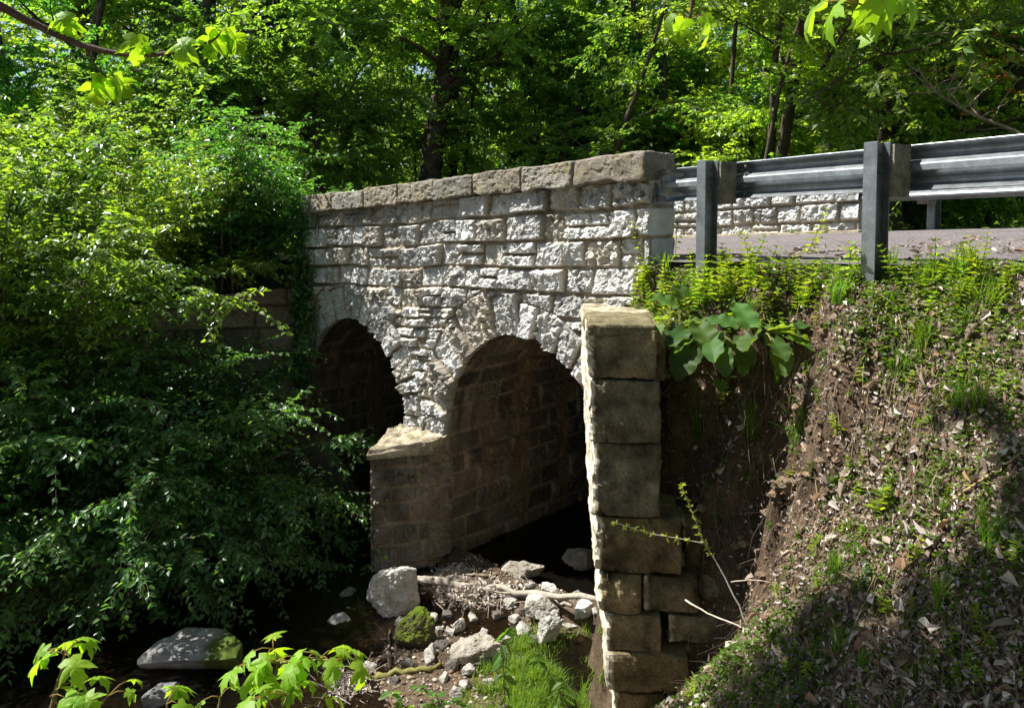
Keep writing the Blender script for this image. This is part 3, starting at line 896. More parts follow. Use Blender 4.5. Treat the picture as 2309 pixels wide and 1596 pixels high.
# ------------------------------------------------------------------ wing walls
wing = empty('wing_wall', (.8, 5.6, -4.6))
tag(wing, 'mossy stepped stone wing wall standing out beside the right arch, its end in shade', 'wing wall')
def wpart(root, name, me, label=None):
    o = obj(name, me); o.parent = root
    o.matrix_parent_inverse = Matrix.Translation(root.location).inverted()
    if label: o['label'] = label
    return o
WY = 5.3
WD = np.array([.075, .997, 0]); WR = np.array([.997, -.075, 0])
Z0 = np.array([.548, WY, 0])
def wing_blocks():
    # (left px, right px, top py, bottom py, set back, depth)
    rows = [(1326, 1481, 745, 856, 0, .62, 1), (1330, 1500, 775, 856, .63, 1.7, 21), (1329, 1489, 859, 999, -.015, 2.35, 2), (1336, 1490, 1002, 1166, .0, 2.35, 3),
            (1343, 1536, 1169, 1294, .02, 2.35, 4), (1350, 1446, 1298, 1385, .015, 2.35, 5), (1452, 1578, 1300, 1382, .03, 1.3, 6),
            (1366, 1491, 1388, 1474, .0, 2.35, 7), (1508, 1648, 1390, 1454, .06, 1.2, 8), (1368, 1552, 1478, 1562, -.02, 2.35, 9),
            (1384, 1500, 1566, 1660, .0, 2.35, 10), (1395, 1520, 1664, 1760, .0, 2.35, 11), (1500, 1600, 1470, 1560, .25, 1.1, 12),
            (1478, 1500, 752, 860, .28, 1.1, 13), (1540, 1580, 1172, 1292, .18, .7, 14), (1500, 1530, 1000, 1160, .5, .6, 15), (1590, 1640, 1300, 1385, .3, .7, 16)]
    mb = MB()
    for (a, b, t, c, back, dep, sd) in rows:
        Y = WY + back
        A, B = pt(a, t, Y), pt(b, c, Y)
        w, h = B[0] - A[0], A[2] - B[2]
        V, Q = rough_block((w, dep, h), .022, .018, .012, 8, 500 + sd, .02)
        r2 = np.random.default_rng(sd)
        fr = V[:, 1] < -dep * .4
        V[fr, 1] += .02 * fbm(V[fr] * 9 + sd, 4, .6, sd, True) + .02 * fbm(V[fr] * 3 + sd, 2, .6, sd + 4)
        ed = np.minimum(w / 2 - np.abs(V[:, 0]), h / 2 - np.abs(V[:, 2]))
        chip = sstep(.1, .5, fbm(V * 11 + sd * 3, 3, .6, sd + 8)) * sstep(.06, .0, ed)
        V[fr, 1] += (.05 * chip)[fr]
        lf = V[:, 0] < -w * .35
        V[lf, 0] += .035 * fbm(V[lf] * np.array([4, 5, 7]) + sd, 4, .6, sd + 60)
        cx, cz = (A[0] + B[0]) / 2, (A[2] + B[2]) / 2
        P = np.array([cx, Y, cz]) + V[:, :1] * WR + (V[:, 1:2] + dep / 2) * WD + V[:, 2:3] * np.array([0, 0, 1.0])
        tc = r2.random()
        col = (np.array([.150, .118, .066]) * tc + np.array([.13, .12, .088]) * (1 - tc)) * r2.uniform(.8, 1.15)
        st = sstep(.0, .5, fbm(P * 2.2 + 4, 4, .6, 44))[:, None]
        lit = (V[:, 0] < -w * .42)[:, None]  # left faces painted pale to show the sun on them
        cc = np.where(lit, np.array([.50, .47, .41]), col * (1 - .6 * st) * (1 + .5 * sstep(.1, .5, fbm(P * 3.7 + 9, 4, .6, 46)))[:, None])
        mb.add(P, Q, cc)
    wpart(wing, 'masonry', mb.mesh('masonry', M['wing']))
    # worn slabs stepping up to the bridge on top
    mb = MB()
    for (x0, x1, y0, y1, z, sd) in [(-.01, .485, .01, .60, .03, 1), (-.02, .50, .62, 1.1, -.06, 2), (-.03, .6, 1.06, 1.75, -.10, 3), (.0, .66, 1.7, 2.35, -.15, 4)]:
        V, Q = rough_block((x1 - x0, y1 - y0, .09), .022, .02, .012, 9, 540 + sd, .02)
        zt = pt(1326, 745, WY)[2]
        P = Z0 + np.array([0, 0, zt + z - .03]) + (V[:, :1] + (x0 + x1) / 2) * WR + (V[:, 1:2] + (y0 + y1) / 2) * WD + V[:, 2:3] * np.array([0, 0, 1.0])
        mb.add(P, Q, np.array([.15, .13, .085]) if sd < 3 else np.array([.36, .33, .27]))
    wpart(wing, 'cap_slab', mb.mesh('cap_slab', M['wing']))
wing_blocks()

lw = empty('wing_wall', (-4.4, 11.2, -4.6))
tag(lw, 'shaded coursed wing wall half hidden behind bushes left of the left arch', 'wing wall')
def left_wing():
    A = np.array([-3.42, 12.02, 0]); B = np.array([-6.6, 10.9, 0])
    L_ = np.linalg.norm(B - A); dr = (B - A) / L_; nn = np.array([dr[1], -dr[0], 0])
    if nn[1] > 0: nn = -nn
    s, z = grid(0, L_, -5.1, -1.5, .022)
    z = np.minimum(z, -1.45 - .10 * s - .0 * s)
    lay = Layout(np.array([-5.3, -4.8, -4.4, -4.05, -3.6, -3.3, -2.85, -2.5, -2.1, -1.75, -1.2]), (.35, 1.3), -.2, L_ + .4, 81, .05)
    h, c, _ = rockface(s, z, lay, .4, (.0, .04), .012, 83, (np.array([.22, .19, .155]), np.array([.17, .15, .12]), np.array([.20, .155, .11])), np.array([.07, .06, .04]))
    P = A + s[..., None] * dr + h[..., None] * nn
    P[..., 2] = z
    mb = MB(); mb.add(P.reshape(-1, 3), grid_faces(*s.shape), c.reshape(-1, 3))
    V, Q = rough_block((L_, .5, 3.5), .12, .02, .01, 5, 3)
    V[:, 2] -= .10 * (V[:, 0] + L_ / 2)
    P2 = A + (V[:, :1] + L_ / 2) * dr - (V[:, 1:2] * -1 + .27) * nn * 1.0
    P2[:, 2] = V[:, 2] - 3.3
    mb.add(P2, Q, [.3, .27, .22])
    wpart(lw, 'masonry', mb.mesh('masonry', M['damp']))
left_wing()

# ------------------------------------------------------------------ guard rails
PROF = np.array([(.002, .153), (.02, .142), (.072, .116), (.082, .104), (.083, .088), (.074, .070), (.014, .032), (.001, .020), (0, -.020), (.014, -.032),
                 (.074, -.070), (.083, -.088), (.082, -.104), (.072, -.116), (.02, -.142), (.002, -.153)])
GALV = np.array([.26, .28, .29])
def rail_frame(A, B):
    A, B = np.asarray(A, float), np.asarray(B, float)
    t = (B - A) / np.linalg.norm(B - A)
    n = np.cross([0, 0, 1.0], t); n /= np.linalg.norm(n)        # horizontal normal
    return A, B, t, n, np.cross(t, n)
def beam_geo(A, B, side, off=0.0):
    """W profile swept from A to B, humps on the +side normal"""
    A, B, t, n, up = rail_frame(A, B)
    n = n * side
    d = PROF[:, :1] + off
    th = .004
    o = d * n + PROF[:, 1:] * np.array([0, 0, 1.0])
    nn = np.gradient(PROF, axis=0); nn = np.stack([nn[:, 1], -nn[:, 0]], 1); nn /= np.linalg.norm(nn, axis=1)[:, None]
    if nn[7, 0] < 0: nn = -nn
    o2 = (d + nn[:, :1] * th) * n + (PROF[:, 1:] + nn[:, 1:] * th) * np.array([0, 0, 1.0])
    prof = np.vstack([o, o2[::-1]])
    k = len(prof)
    L_ = np.linalg.norm(B - A); ns = max(2, int(L_ / .15))
    r2 = np.random.default_rng(int(L_ * 1000))
    s = np.linspace(0, 1, ns)
    V = (A + (B - A) * s[:, None])[:, None, :] + prof[None]
    V = V + n * (r2.normal(size=(ns, 1, 1)) * .0012)
    i = np.arange(ns - 1)[:, None] * k; j = np.arange(k)[None]
    j2 = (j + 1) % k
    Q = np.stack([(i + j).ravel(), (i + k + j).ravel(), (i + k + j2).ravel(), (i + j2).ravel()], 1)
    m = len(PROF)
    e = np.arange(m - 1)
    c1 = np.stack([e, e + 1, k - 2 - e, k - 1 - e], 1)
    c2 = c1[:, ::-1] + (ns - 1) * k
    return V.reshape(-1, 3), [np.vstack([Q, c1, c2])]
def oriented(V, F, o, ax, ay):
    return o + V[:, :1] * ax + V[:, 1:2] * ay + V[:, 2:3] * np.array([0, 0, 1.0]), F
def bolt(o, ax, ay, r=.014, L_=.03):
    mb = MB()
    th = np.linspace(0, 2 * np.pi, 7)[:-1]
    pts = [np.array(o) - ay * .005, np.array(o) + ay * L_ * .45]
    for rr, a, b in ((r * 1.6, 0, .006), (r, .006, L_)):
        V, F = tube([np.array(o) + ay * a, np.array(o) + ay * b], rr, 6)
        mb.add(V, F, GALV * .8)
    return mb

def rail_posts(root, pts, n, t, ground, hidden=False):
    """n: field-side normal; steel I post, timber offset block"""
    for p, gz in zip(pts, ground):
        p = np.asarray(p, float)
        top = p[2] + .17
        mb = MB()
        base = p + n * (.0 + .20)
        hgt = top - gz + .3
        c = base + n * .075; c = np.array([c[0], c[1], top - hgt / 2])
        for off in (-.072, .072):
            V, F = box(.10, .007, hgt, (0, off, 0), .0015); mb.add(*oriented(V, F, c, t, n), GALV * .78)
        V, F = box(.006, .137, hgt, (0, 0, 0)); mb.add(*oriented(V, F, c, t, n), GALV * .70)
        for hz in (-.05, -.11, .02):
            V, F = tube([np.array([.003, -.03, 0]), np.array([.008, -.03, 0])], .009, 8)
            V2, _ = oriented(V + np.array([0, 0, hgt / 2 - .1 + hz]), F, c, t, n); mb.add(V2, F, GALV * .3)
        o = mb.build('post', M['galv'], None); o.parent = root; o.matrix_parent_inverse = Matrix.Translation(root.location).inverted()
        bb = p + n * .098
        V, Q = rough_block((.15, .195, .36), .02, .006, .004, 14, int(abs(p[0] * 100)))
        P, _ = oriented(V, Q, np.array([bb[0], bb[1], top - .012 - .18]), t, n)
        wpart(root, 'offset_block', mesh_np('offset_block', P, [Q], M['wood_block']))

def guard_rail(label, A, B, ts, side, ends=(0, 0), splice=None, plate=False):
    A, B, t, n, up = rail_frame(A, B)
    root = empty('guard_rail', tuple(A - np.array([0, 0, .7])))
    tag(root, label, 'guard rail', 'galvanised guard rails along the road')
    cuts = [0] + (splice or []) + [1]
    for i in range(len(cuts) - 1):
        a = A + (B - A) * (cuts[i] - (.04 if i else 0)); b = A + (B - A) * cuts[i + 1]
        V, F = beam_geo(a, b, side, .0045 * (i % 2))
        mb = MB(); mb.add(V, F, GALV * (1.0 - .06 * i))
        wpart(root, 'beam', mb.mesh('beam', M['galv']))
        if i:
            for s in (-.10, .10):
                for dz in (-.05, .05, -.12, .12):
                    q = a + t * (.16 + s) + np.array([0, 0, dz]) + n * side * (.045)
                    wpart(root, 'bolt', bolt(q, t, -n * side).mesh('bolt', M['galv']))
    P = [A + (B - A) * s for s in ts]
    fs = -n * side
    gz = [float(ground_z([q[0] + fs[0] * .3], [q[1] + fs[1] * .3])[0]) for q in P]
    rail_posts(root, P, fs, t, gz)
    return root, A, B, t, n * side

A0 = pt(1512, 417, 7.03); A1 = pt(1565, 414, 6.85); B1 = pt(2309, 360, 4.53)
Bx = A1 + (B1 - A1) * 1.9
Aend = A1 + (A1 - B1) * (.085)
Lr = np.linalg.norm(Bx - Aend)
def frac(px):
    for s in np.linspace(0, 1, 2000):
        q = Aend + (Bx - Aend) * s
        if proj(q)[0] >= px: return s
nr, _, _, tN, nN = guard_rail('steel guard rail rising from the near parapet end toward the right edge', Aend, Bx, [frac(1646), frac(2030), frac(3000)], 1 if True else -1, splice=[frac(1668)])
# end shoe and anchor bolts on the parapet
def end_shoe():
    mb = MB()
    c = W(-.012, A0[2] - .01 + 0, -.10)
    ax = -NW; ay = -D1
    V, F = box(.26, .012, .34, (.04, 0, 0), .003)
    P, _ = oriented(V, F, c + np.array([0, 0, .0]), ax, ay); mb.add(P, F, GALV * .8)
    # flattened transition from the shoe to the corrugated beam
    s = np.linspace(0, 1, 8)
    st = Aend
    prof = PROF
    rows = []
    p0 = c + ay * .012 + ax * .0
    for q in s:
        w = sstep(0, 1, np.array([q]))[0]
        ctr = p0 * (1 - q) + (st + tN * .02) * q
        rows.append(ctr + (prof[:, :1] * w) * nN + prof[:, 1:] * np.array([0, 0, 1.0]) * (1.03 - .03 * q))
    V = np.array(rows).reshape(-1, 3)
    mb.add(V, grid_faces(8, len(prof)), GALV * .8)
    mb.add(V - nN * .004, grid_faces(8, len(prof))[:, ::-1], GALV * .8)
    wpart(nr, 'end_shoe', mb.mesh('end_shoe', M['galv']))
    for dz in (-.115, .115):
        for dx in (-.05,):
            q = c + ax * dx + ay * .006 + np.array([0, 0, dz])
            wpart(nr, 'anchor_bolt', bolt(q, ax, ay, .014, .09).mesh('anchor_bolt', M['galv']))
            V, F = box(.06, .006, .05, (0, .003, 0), .001)
            P, _ = oriented(V, F, q, ax, ay)
            wpart(nr, 'washer_plate', MB().add(P, F, GALV * .7).mesh('washer_plate', M['galv']))
end_shoe()
# far side: from the far parapet end to the right
fA = pt(1940, 432, 10.35); fB = pt(2309, 412, 8.6); fE = fA + (fB - fA) * 4
fA = fA - (fB - fA) * .1
guard_rail('lower guard rail on the opposite road edge seen beneath the near rail', fA, fE, [.128, .30, .55, .8], -1)
# left approach, mostly behind bushes
la = W(7.1, -.62 + .62, -.25); lb = W(13, .0, -.6)
guard_rail('guard rail glinting between leaves left of the bridge', la, lb, [.2, .5, .8], -1)
# ------------------------------------------------------------------ leaf and twig builders (all vectorised)
def nrm(a): return a / (np.linalg.norm(a, axis=-1, keepdims=True) + 1e-9)
UP = np.array([0, 0, 1.0])

def leaf_quads(P, D, Nn, L, Wd, fold=.25, curl=.15, six=True):
    """folded leaves at P along D with normal Nn. six: 6 verts, 4 triangles + tip; else a folded rhombus"""
    D = nrm(D)
    S = nrm(np.cross(D, Nn)); Nn = np.cross(S, D)
    L = np.broadcast_to(np.asarray(L, float), (len(P),))[:, None]; Wd = np.broadcast_to(np.asarray(Wd, float), (len(P),))[:, None]
    if six:
        a = P
        l1 = P + D * L * .30 - S * Wd * .5 + Nn * Wd * fold * .5
        l2 = P + D * L * .68 - S * Wd * .36 + Nn * (Wd * fold * .4 - L * curl * .4)
        t = P + D * L - Nn * L * curl
        r2 = P + D * L * .68 + S * Wd * .36 + Nn * (Wd * fold * .4 - L * curl * .4)
        r1 = P + D * L * .30 + S * Wd * .5 + Nn * Wd * fold * .5
        V = np.stack([a, l1, l2, t, r2, r1], 1).reshape(-1, 3)
        b = np.arange(len(P))[:, None] * 6
        Q = np.concatenate([b + np.array([0, 3, 2, 1]), b + np.array([0, 5, 4, 3])])
        return V, Q, 6
    a = P
    l = P + D * L * .45 - S * Wd * .5 + Nn * Wd * fold * .5
    t = P + D * L - Nn * L * curl
    r = P + D * L * .45 + S * Wd * .5 + Nn * Wd * fold * .5
    V = np.stack([a, l, t, r], 1).reshape(-1, 3)
    b = np.arange(len(P))[:, None] * 4
    Q = np.concatenate([b + np.array([0, 2, 1]), b + np.array([0, 3, 2])])
    return V, Q, 4

def twig_tubes(P0, P1, P2, r):
    """thin three-sided bent twigs"""
    n = len(P0)
    D = nrm(P2 - P0)
    A = nrm(np.cross(D, UP + .01)); B = np.cross(A, D)
    r = np.broadcast_to(np.asarray(r, float), (n,))
    ring = []
    for P, k in ((P0, 1.0), (P1, .7), (P2, .35)):
        for t in (0, 2.094, 4.189):
            ring.append(P + (A * math.cos(t) + B * math.sin(t)) * (r * k)[:, None])
    V = np.stack(ring, 1).reshape(-1, 3)
    b = np.arange(n)[:, None] * 9
    Q = []
    for s in (0, 3):
        for j in range(3):
            Q.append(b + np.array([s + j, s + (j + 1) % 3, s + 3 + (j + 1) % 3, s + 3 + j]))
    return V, np.concatenate(Q)

def sprays(P0, D, L, npair, ll, lw, g, droop=.25, six=True, flat=.5, sidew=.85, tdroop=.15, tint_fn=None, fold=.25, lvar=.3):
    """opposite leaves along drooping twigs"""
    T = len(P0)
    D = nrm(D)
    t = (np.arange(npair) + .6) / npair
    t = t[None, :, None] * np.ones((T, 1, 1))
    L3 = np.broadcast_to(np.asarray(L, float), (T,))[:, None, None]
    pos = P0[:, None, :] + D[:, None, :] * L3 * t - UP * (t ** 2) * L3 * tdroop
    dl = nrm(D[:, None, :] - UP * 2 * t * tdroop)
    side = nrm(np.cross(dl, UP + 1e-3))
    P, DD, NN, tt = [], [], [], []
    for s in (-1, 1):
        d = dl * .55 + side * s * sidew + g.normal(size=pos.shape) * .28 - UP * droop
        n = UP + g.normal(size=pos.shape) * flat
        P.append(pos + g.normal(size=pos.shape) * .012); DD.append(d); NN.append(n)
    P = np.concatenate(P).reshape(-1, 3); DD = np.concatenate(DD).reshape(-1, 3); NN = np.concatenate(NN).reshape(-1, 3)
    k = 1 - lvar + 2 * lvar * g.random(len(P))
    V, F, per = leaf_quads(P, DD, NN, ll * k, lw * k, fold, .15, six)
    tip = P0 + D * np.broadcast_to(np.asarray(L, float), (T,))[:, None] - UP * np.broadcast_to(np.asarray(L, float), (T,))[:, None] * tdroop
    mid = P0 + (D * .5 - UP * .25 * tdroop) * np.broadcast_to(np.asarray(L, float), (T,))[:, None]
    c = tint_fn(P, g)
    return V, F, np.repeat(c, per, 0), (P0, mid, tip)

def tints(a, b, spread=.25, clump=1.2, seed=0):
    a, b = np.array(a), np.array(b)
    def f(P, g):
        n = vnoise(P * clump, seed)[:, None] * .5 + .5
        m = np.clip(n + (g.random((len(P), 1)) - .5) * .7, 0, 1)
        return (a * (1 - m) + b * m) * (1 - spread + 2 * spread * g.random((len(P), 1)))
    return f

def bent(p, d, L, n, g, grav=0.0, wig=.12):
    """polyline of n points starting at p heading d"""
    pts = [np.asarray(p, float)]
    d = nrm(np.asarray(d, float))
    for k in range(n - 1):
        d = nrm(d + g.normal(size=3) * wig - UP * grav)
        pts.append(pts[-1] + d * L / (n - 1))
    return np.array(pts)

BARK = np.array([.085, .070, .055])

def make_tree(seed, H=12., r0=.17, first=1.5, nlimb=22, limb=(1.6, 3.6), ntwig=1500, npair=9, ll=.11, lw=.06, tint=None, lean=0., fork=False, elev=(.1, .8), low_bias=1.7, bark=BARK, six=False):
    g = np.random.default_rng(seed)
    wood = MB()
    tr = bent((0, 0, -.4), (lean, 0, 1), H, 12, g, 0, .05)
    rad = np.linspace(1, .25, 12) * r0; rad[0] *= 1.35
    V, F = tube(tr, rad, 9, True, .18, seed); wood.add(V, F, bark)
    stems = [(tr, rad)]
    if fork:
        k = 4
        t2 = bent(tr[k], (g.uniform(-.5, .5), g.uniform(-.4, .4), 1), H * .6, 9, g, -.02, .06)
        rd = np.linspace(.75, .2, 9) * rad[k]
        V, F = tube(t2, rd, 8, True, .15, seed); wood.add(V, F, bark); stems.append((t2, rd))
    ends = []
    for i in range(nlimb):
        st, rd = stems[int(g.integers(len(stems)))]
        z = first + (H * .96 - first) * (g.random() ** low_bias)
        f = np.interp(z, st[:, 2], np.arange(len(st)))
        if z < st[0, 2]: f = g.uniform(1, len(st) - 1)
        j = min(int(f), len(st) - 2); p = st[j] + (st[j + 1] - st[j]) * (f - j)
        az = g.uniform(0, 2 * math.pi); el = g.uniform(*elev)
        Ln = g.uniform(*limb) * (1.0 - .35 * z / H)
        d = np.array([math.cos(az) * math.cos(el), math.sin(az) * math.cos(el), math.sin(el)])
        b = bent(p, d, Ln, 7, g, .02, .16)
        r = np.interp(f, np.arange(len(rd)), rd) * g.uniform(.25, .5)
        V, F = tube(b, np.linspace(r, r * .22, 7), 5, False); wood.add(V, F, bark)
        for s in range(4):
            q = b[int(g.integers(2, 6))]
            d2 = nrm(b[-1] - b[0]) * .6 + g.normal(size=3) * np.array([.7, .7, .35])
            b2 = bent(q, d2, Ln * g.uniform(.35, .65), 5, g, .03, .18)
            V, F = tube(b2, np.linspace(r * .4, r * .12, 5), 4, False); wood.add(V, F, bark)
            ends.append((b2, 1.0))
        ends.append((b[2:], 1.2))
    w = np.array([e[1] for e in ends]); w /= w.sum()
    pick = g.choice(len(ends), ntwig, p=w)
    P0, D = np.zeros((ntwig, 3)), np.zeros((ntwig, 3))
    for i, k in enumerate(pick):
        b = ends[k][0]
        x = g.uniform(0, len(b) - 1.001); j = int(x)
        P0[i] = b[j] + (b[j + 1] - b[j]) * (x - j)
        D[i] = nrm(b[j + 1] - b[j])
    D = nrm(D * .7 + g.normal(size=D.shape) * np.array([.8, .8, .3]))
    L = g.uniform(.35, .85, ntwig) * (ll / .11) ** .5
    V, F, c, tw = sprays(P0, D, L, npair, ll, lw, g, six=six, tint_fn=tint, flat=.85)
    Vt, Qt = twig_tubes(*tw, .005)
    wood.add(Vt, Qt, bark * .9)
    crown = mesh_np('crown', V, [F], M['leaf'], c)
    trunk = wood.mesh('trunk', M['bark'], True)
    return crown, trunk

def make_shrub(seed, nstem=14, Ls=(2.2, 3.6), spread=.8, ntw=45, Lt=(.35, .8), npair=8, ll=.072, lw=.042, tint=None, grav=.09, mat='leaf_shrub', six=True, dirs=None, r0=.018, tdroop=.2, start=.2, aim=None):
    """arching multi-stemmed shrub; dirs: optional preferred horizontal direction"""
    g = np.random.default_rng(seed)
    wood = MB(); P0, D = [], []
    for i in range(nstem):
        az = g.uniform(0, 2 * math.pi)
        h = np.array([math.cos(az), math.sin(az), 0]) * spread * g.uniform(.3, 1)
        if dirs is not None: h = h * .8 + np.asarray(dirs, float)
        d = nrm(h + UP * g.uniform(.5, 1.1))
        Ln = g.uniform(*Ls)
        b = bent(np.array([g.normal() * .15, g.normal() * .15, -.1]), d, Ln, 12, g, grav, .07)
        rr = r0 * g.uniform(.7, 1.3)
        V, F = tube(b, np.linspace(rr, rr * .25, 12), 5, False); wood.add(V, F, BARK * 1.5)
        n = int(ntw * Ln / Ls[1])
        x = g.uniform(start * 11, 10.999, n); j = x.astype(int)
        p = b[j] + (b[j + 1] - b[j]) * (x - j)[:, None]
        dd = nrm(b[j + 1] - b[j])
        P0.append(p); D.append(nrm(dd * .45 + g.normal(size=(n, 3)) * np.array([.75, .75, .28])))
    P0 = np.concatenate(P0); D = np.concatenate(D)
    L = g.uniform(*Lt, len(P0))
    V, F, c, tw = sprays(P0, D, L, npair, ll, lw, g, six=six, tint_fn=tint, flat=.4, tdroop=tdroop)
    Vt, Qt = twig_tubes(*tw, .0035)
    wood.add(Vt, Qt, BARK * 1.5)
    return mesh_np('foliage', V, [F], M[mat], c), wood.mesh('stems', M['bark'], True)

def plant_thing(name, label, cat, meshes, loc, rotz=0., sc=1., group=None, names=('crown', 'trunk'), tilt=(0, 0)):
    root = empty(name, loc, (tilt[0], tilt[1], rotz))
    root.scale = (sc, sc, sc)
    tag(root, label, cat, group)
    for nme, me in zip(names, meshes):
        o = bpy.data.objects.new(nme, me); COL.objects.link(o); o.parent = root
    return root

GREEN_D, GREEN_M, GREEN_Y, OLIVE = (.042, .098, .020), (.076, .155, .027), (.140, .215, .030), (.120, .170, .031)
# ------------------------------------------------------------------ forest behind the road
TREES = [make_tree(1, 9.5, .18, 2.7, 22, ntwig=980, ll=.125, lw=.07, tint=tints(GREEN_D, GREEN_M, seed=1)),
         make_tree(2, 10, .22, 2.8, 20, ntwig=900, ll=.12, lw=.07, tint=tints(GREEN_D, GREEN_Y, seed=2), fork=True),
         make_tree(3, 9, .12, 1.0, 22, ntwig=980, ll=.12, lw=.066, tint=tints(GREEN_M, GREEN_Y, seed=3), lean=.12),
         make_tree(4, 10, .15, 2.6, 20, ntwig=1100, tint=tints(GREEN_M, OLIVE, seed=4), fork=True, lean=.2, ll=.11, lw=.06),
         make_tree(5, 8, .08, .8, 20, (1.2, 2.6), ntwig=1000, tint=tints(GREEN_D, GREEN_M, seed=5), ll=.115, lw=.065)]
UNDER = [make_shrub(21, 16, (2.6, 4.2), .8, 60, npair=8, ll=.085, lw=.05, tint=tints(GREEN_D, GREEN_M, seed=6), six=False, mat='leaf', start=.05),
         make_shrub(22, 16, (2.2, 3.6), .9, 60, npair=8, ll=.08, lw=.045, tint=tints(GREEN_M, GREEN_Y, seed=7), six=False, mat='leaf', start=.05),
         make_shrub(23, 14, (1.8, 3.0), 1.0, 60, npair=8, ll=.075, lw=.045, tint=tints(GREEN_D, OLIVE, seed=8), six=False, mat='leaf', start=.05)]

def gz1(x, y): return float(ground_z([x], [y])[0])
g7 = np.random.default_rng(70)

# trees one can pick out in the photograph: (px of the trunk foot, depth, kind, scale, lean, label)
named = [
 (470, 20.0, 1, 1.25, (.0, -.12), 'thick dark forked trunk rising at the upper left before blue sky'),
 (395, 23.0, 3, 1.15, (.0, -.10), 'slanting dark tree at the far upper left, its limbs against the sky'),
 (618, 17.5, 0, 1.0, (0, .01), 'straight brown trunk behind the left end of the parapet'),
 (735, 16.5, 4, 1.2, (0, -.02), 'slim upright tree above the left coping stones'),
 (962, 18.5, 1, 1.45, (0, .0), 'stoutest brown trunk standing behind the middle of the coping'),
 (1022, 21.0, 0, 1.15, (0, .02), 'straight grey trunk just right of the stoutest brown trunk'),
 (1210, 18.0, 3, .9, (0, .22), 'crooked leaning tree with arching bare limbs behind the bridge'),
 (1292, 16.5, 2, .95, (0, -.03), 'narrow upright tree above the third coping stone from the right'),
 (1650, 17.0, 3, 1.25, (0, .26), 'dark trunk leaning right above the first rail post'),
 (1740, 15.5, 2, .9, (0, .3), 'thin black sapling leaning steeply right over the guard rail'),
 (1880, 21.0, 1, 1.35, (0, .0), 'broad pale grey trunk behind the second rail post'),
 (2085, 18.0, 0, 1.1, (0, .03), 'rough dark trunk rising above the rail at the right'),
 (2240, 20.0, 1, 1.1, (0, .12), 'leaning trunk nearest the right edge above the rail'),
 (1500, 19.0, 0, 1.05, (0, .05), 'shaded leafy tree right behind the parapet end block'),
 (30, 19.0, 2, 1.25, (.0, .03), 'thin leafed tree rising at the left edge against the sky'),
 (170, 17.5, 3, 1.1, (.0, -.05), 'airy tree behind the left bushes, between the left edge and the forked trunk'),
 (330, 26.0, 0, 1.3, (.0, .04), 'distant leafy tree in the gap left of the thick forked trunk'),
 (2010, 24.0, 3, 1.2, (0, .05), 'twisted slim tree between two darker trunks on the right'),
]
spots = []
for px, Y, k, sc, tl, lab in named:
    x = (px - PPX) / FPX * Y
    spots.append((x, Y))
    plant_thing('forest_tree', lab, 'tree', TREES[k], (x, Y, gz1(x, Y) - .1), g7.uniform(0, 6.28), sc, 'woodland trees beyond the road', tilt=tl)

def along(u, d): return W(u, 0, d)[..., :2]
anon = 0
for ring, (y0, y1, n, sep) in enumerate([(14.0, 22.0, 9, 2.4), (21.0, 31.0, 15, 2.7), (30.0, 48.0, 27, 3.0)]):
    tries = 0; c = 0
    while c < n and tries < 4000:
        tries += 1
        Y = g7.uniform(y0, y1); x = g7.uniform(-.74, .74) * Y
        u, _, d = uvd(np.array([x, Y, 0.]))
        if d > -8.5 and u > -7 and u < 7: continue
        if -6.8 < d < 2.5: continue
        if d >= 2.5 and Y < 15: continue
        if x / Y < -.40 and g7.random() < .5: continue      # thinner at the upper left: sky shows there
        if any((x - a) ** 2 + (Y - b) ** 2 < sep ** 2 for a, b in spots): continue
        spots.append((x, Y)); c += 1
        k = int(g7.integers(0, 5))
        far = ring == 2
        plant_thing('forest_tree', 'one of the many leafy trees crowding the far woodland' if far else 'one of the slender leafy trees filling the middle of the woodland',
                    'tree', TREES[k], (x, Y, gz1(x, Y) - .1), g7.uniform(0, 6.28), (g7.uniform(1.15, 1.65) if far else g7.uniform(.85, 1.2)), 'far woodland trees' if far else 'middle woodland trees', tilt=(g7.normal() * .05, g7.normal() * .06))
POLES = [make_tree(11, 11, .075, 3.2, 12, (.8, 1.8), ntwig=330, ll=.115, lw=.065, tint=tints(GREEN_M, GREEN_Y, seed=14), lean=.06), make_tree(12, 11, .06, 2.6, 12, (.8, 1.8), ntwig=330, ll=.11, lw=.06, tint=tints(GREEN_M, OLIVE, seed=15), lean=-.12, fork=True)]
c = 0
while c < 26:
    Y = g7.uniform(13.5, 25); x = g7.uniform(-.45, .68) * Y
    u, _, d = uvd(np.array([x, Y, 0.]))
    if d > -6.2: continue
    c += 1
    plant_thing('slender_tree', 'one of the thin dark poles of young trees standing between the bigger trunks', 'tree', POLES[c % 2], (x, Y, gz1(x, Y) - .1), g7.uniform(0, 6.28), g7.uniform(.8, 1.3), 'slender young trees', tilt=(g7.normal() * .08, g7.normal() * .10))
# understorey
spots2 = []
tries = c = 0
while c < 50 and tries < 6000:
    tries += 1
    Y = g7.uniform(10.5, 34) ; x = g7.uniform(-.72, .72) * Y
    u, _, d = uvd(np.array([x, Y, 0.]))
    if d > -6.3: continue
    if any((x - a) ** 2 + (Y - b) ** 2 < 1.7 ** 2 for a, b in spots2): continue
    spots2.append((x, Y)); c += 1
    plant_thing('understorey_shrub', 'one of the bushy shrubs growing under the woodland trees', 'shrub', UNDER[int(g7.integers(0, 3))], (x, Y, gz1(x, Y)), g7.uniform(0, 6.28), g7.uniform(.7, 1.15),
                'understorey shrubs', ('foliage', 'stems'))

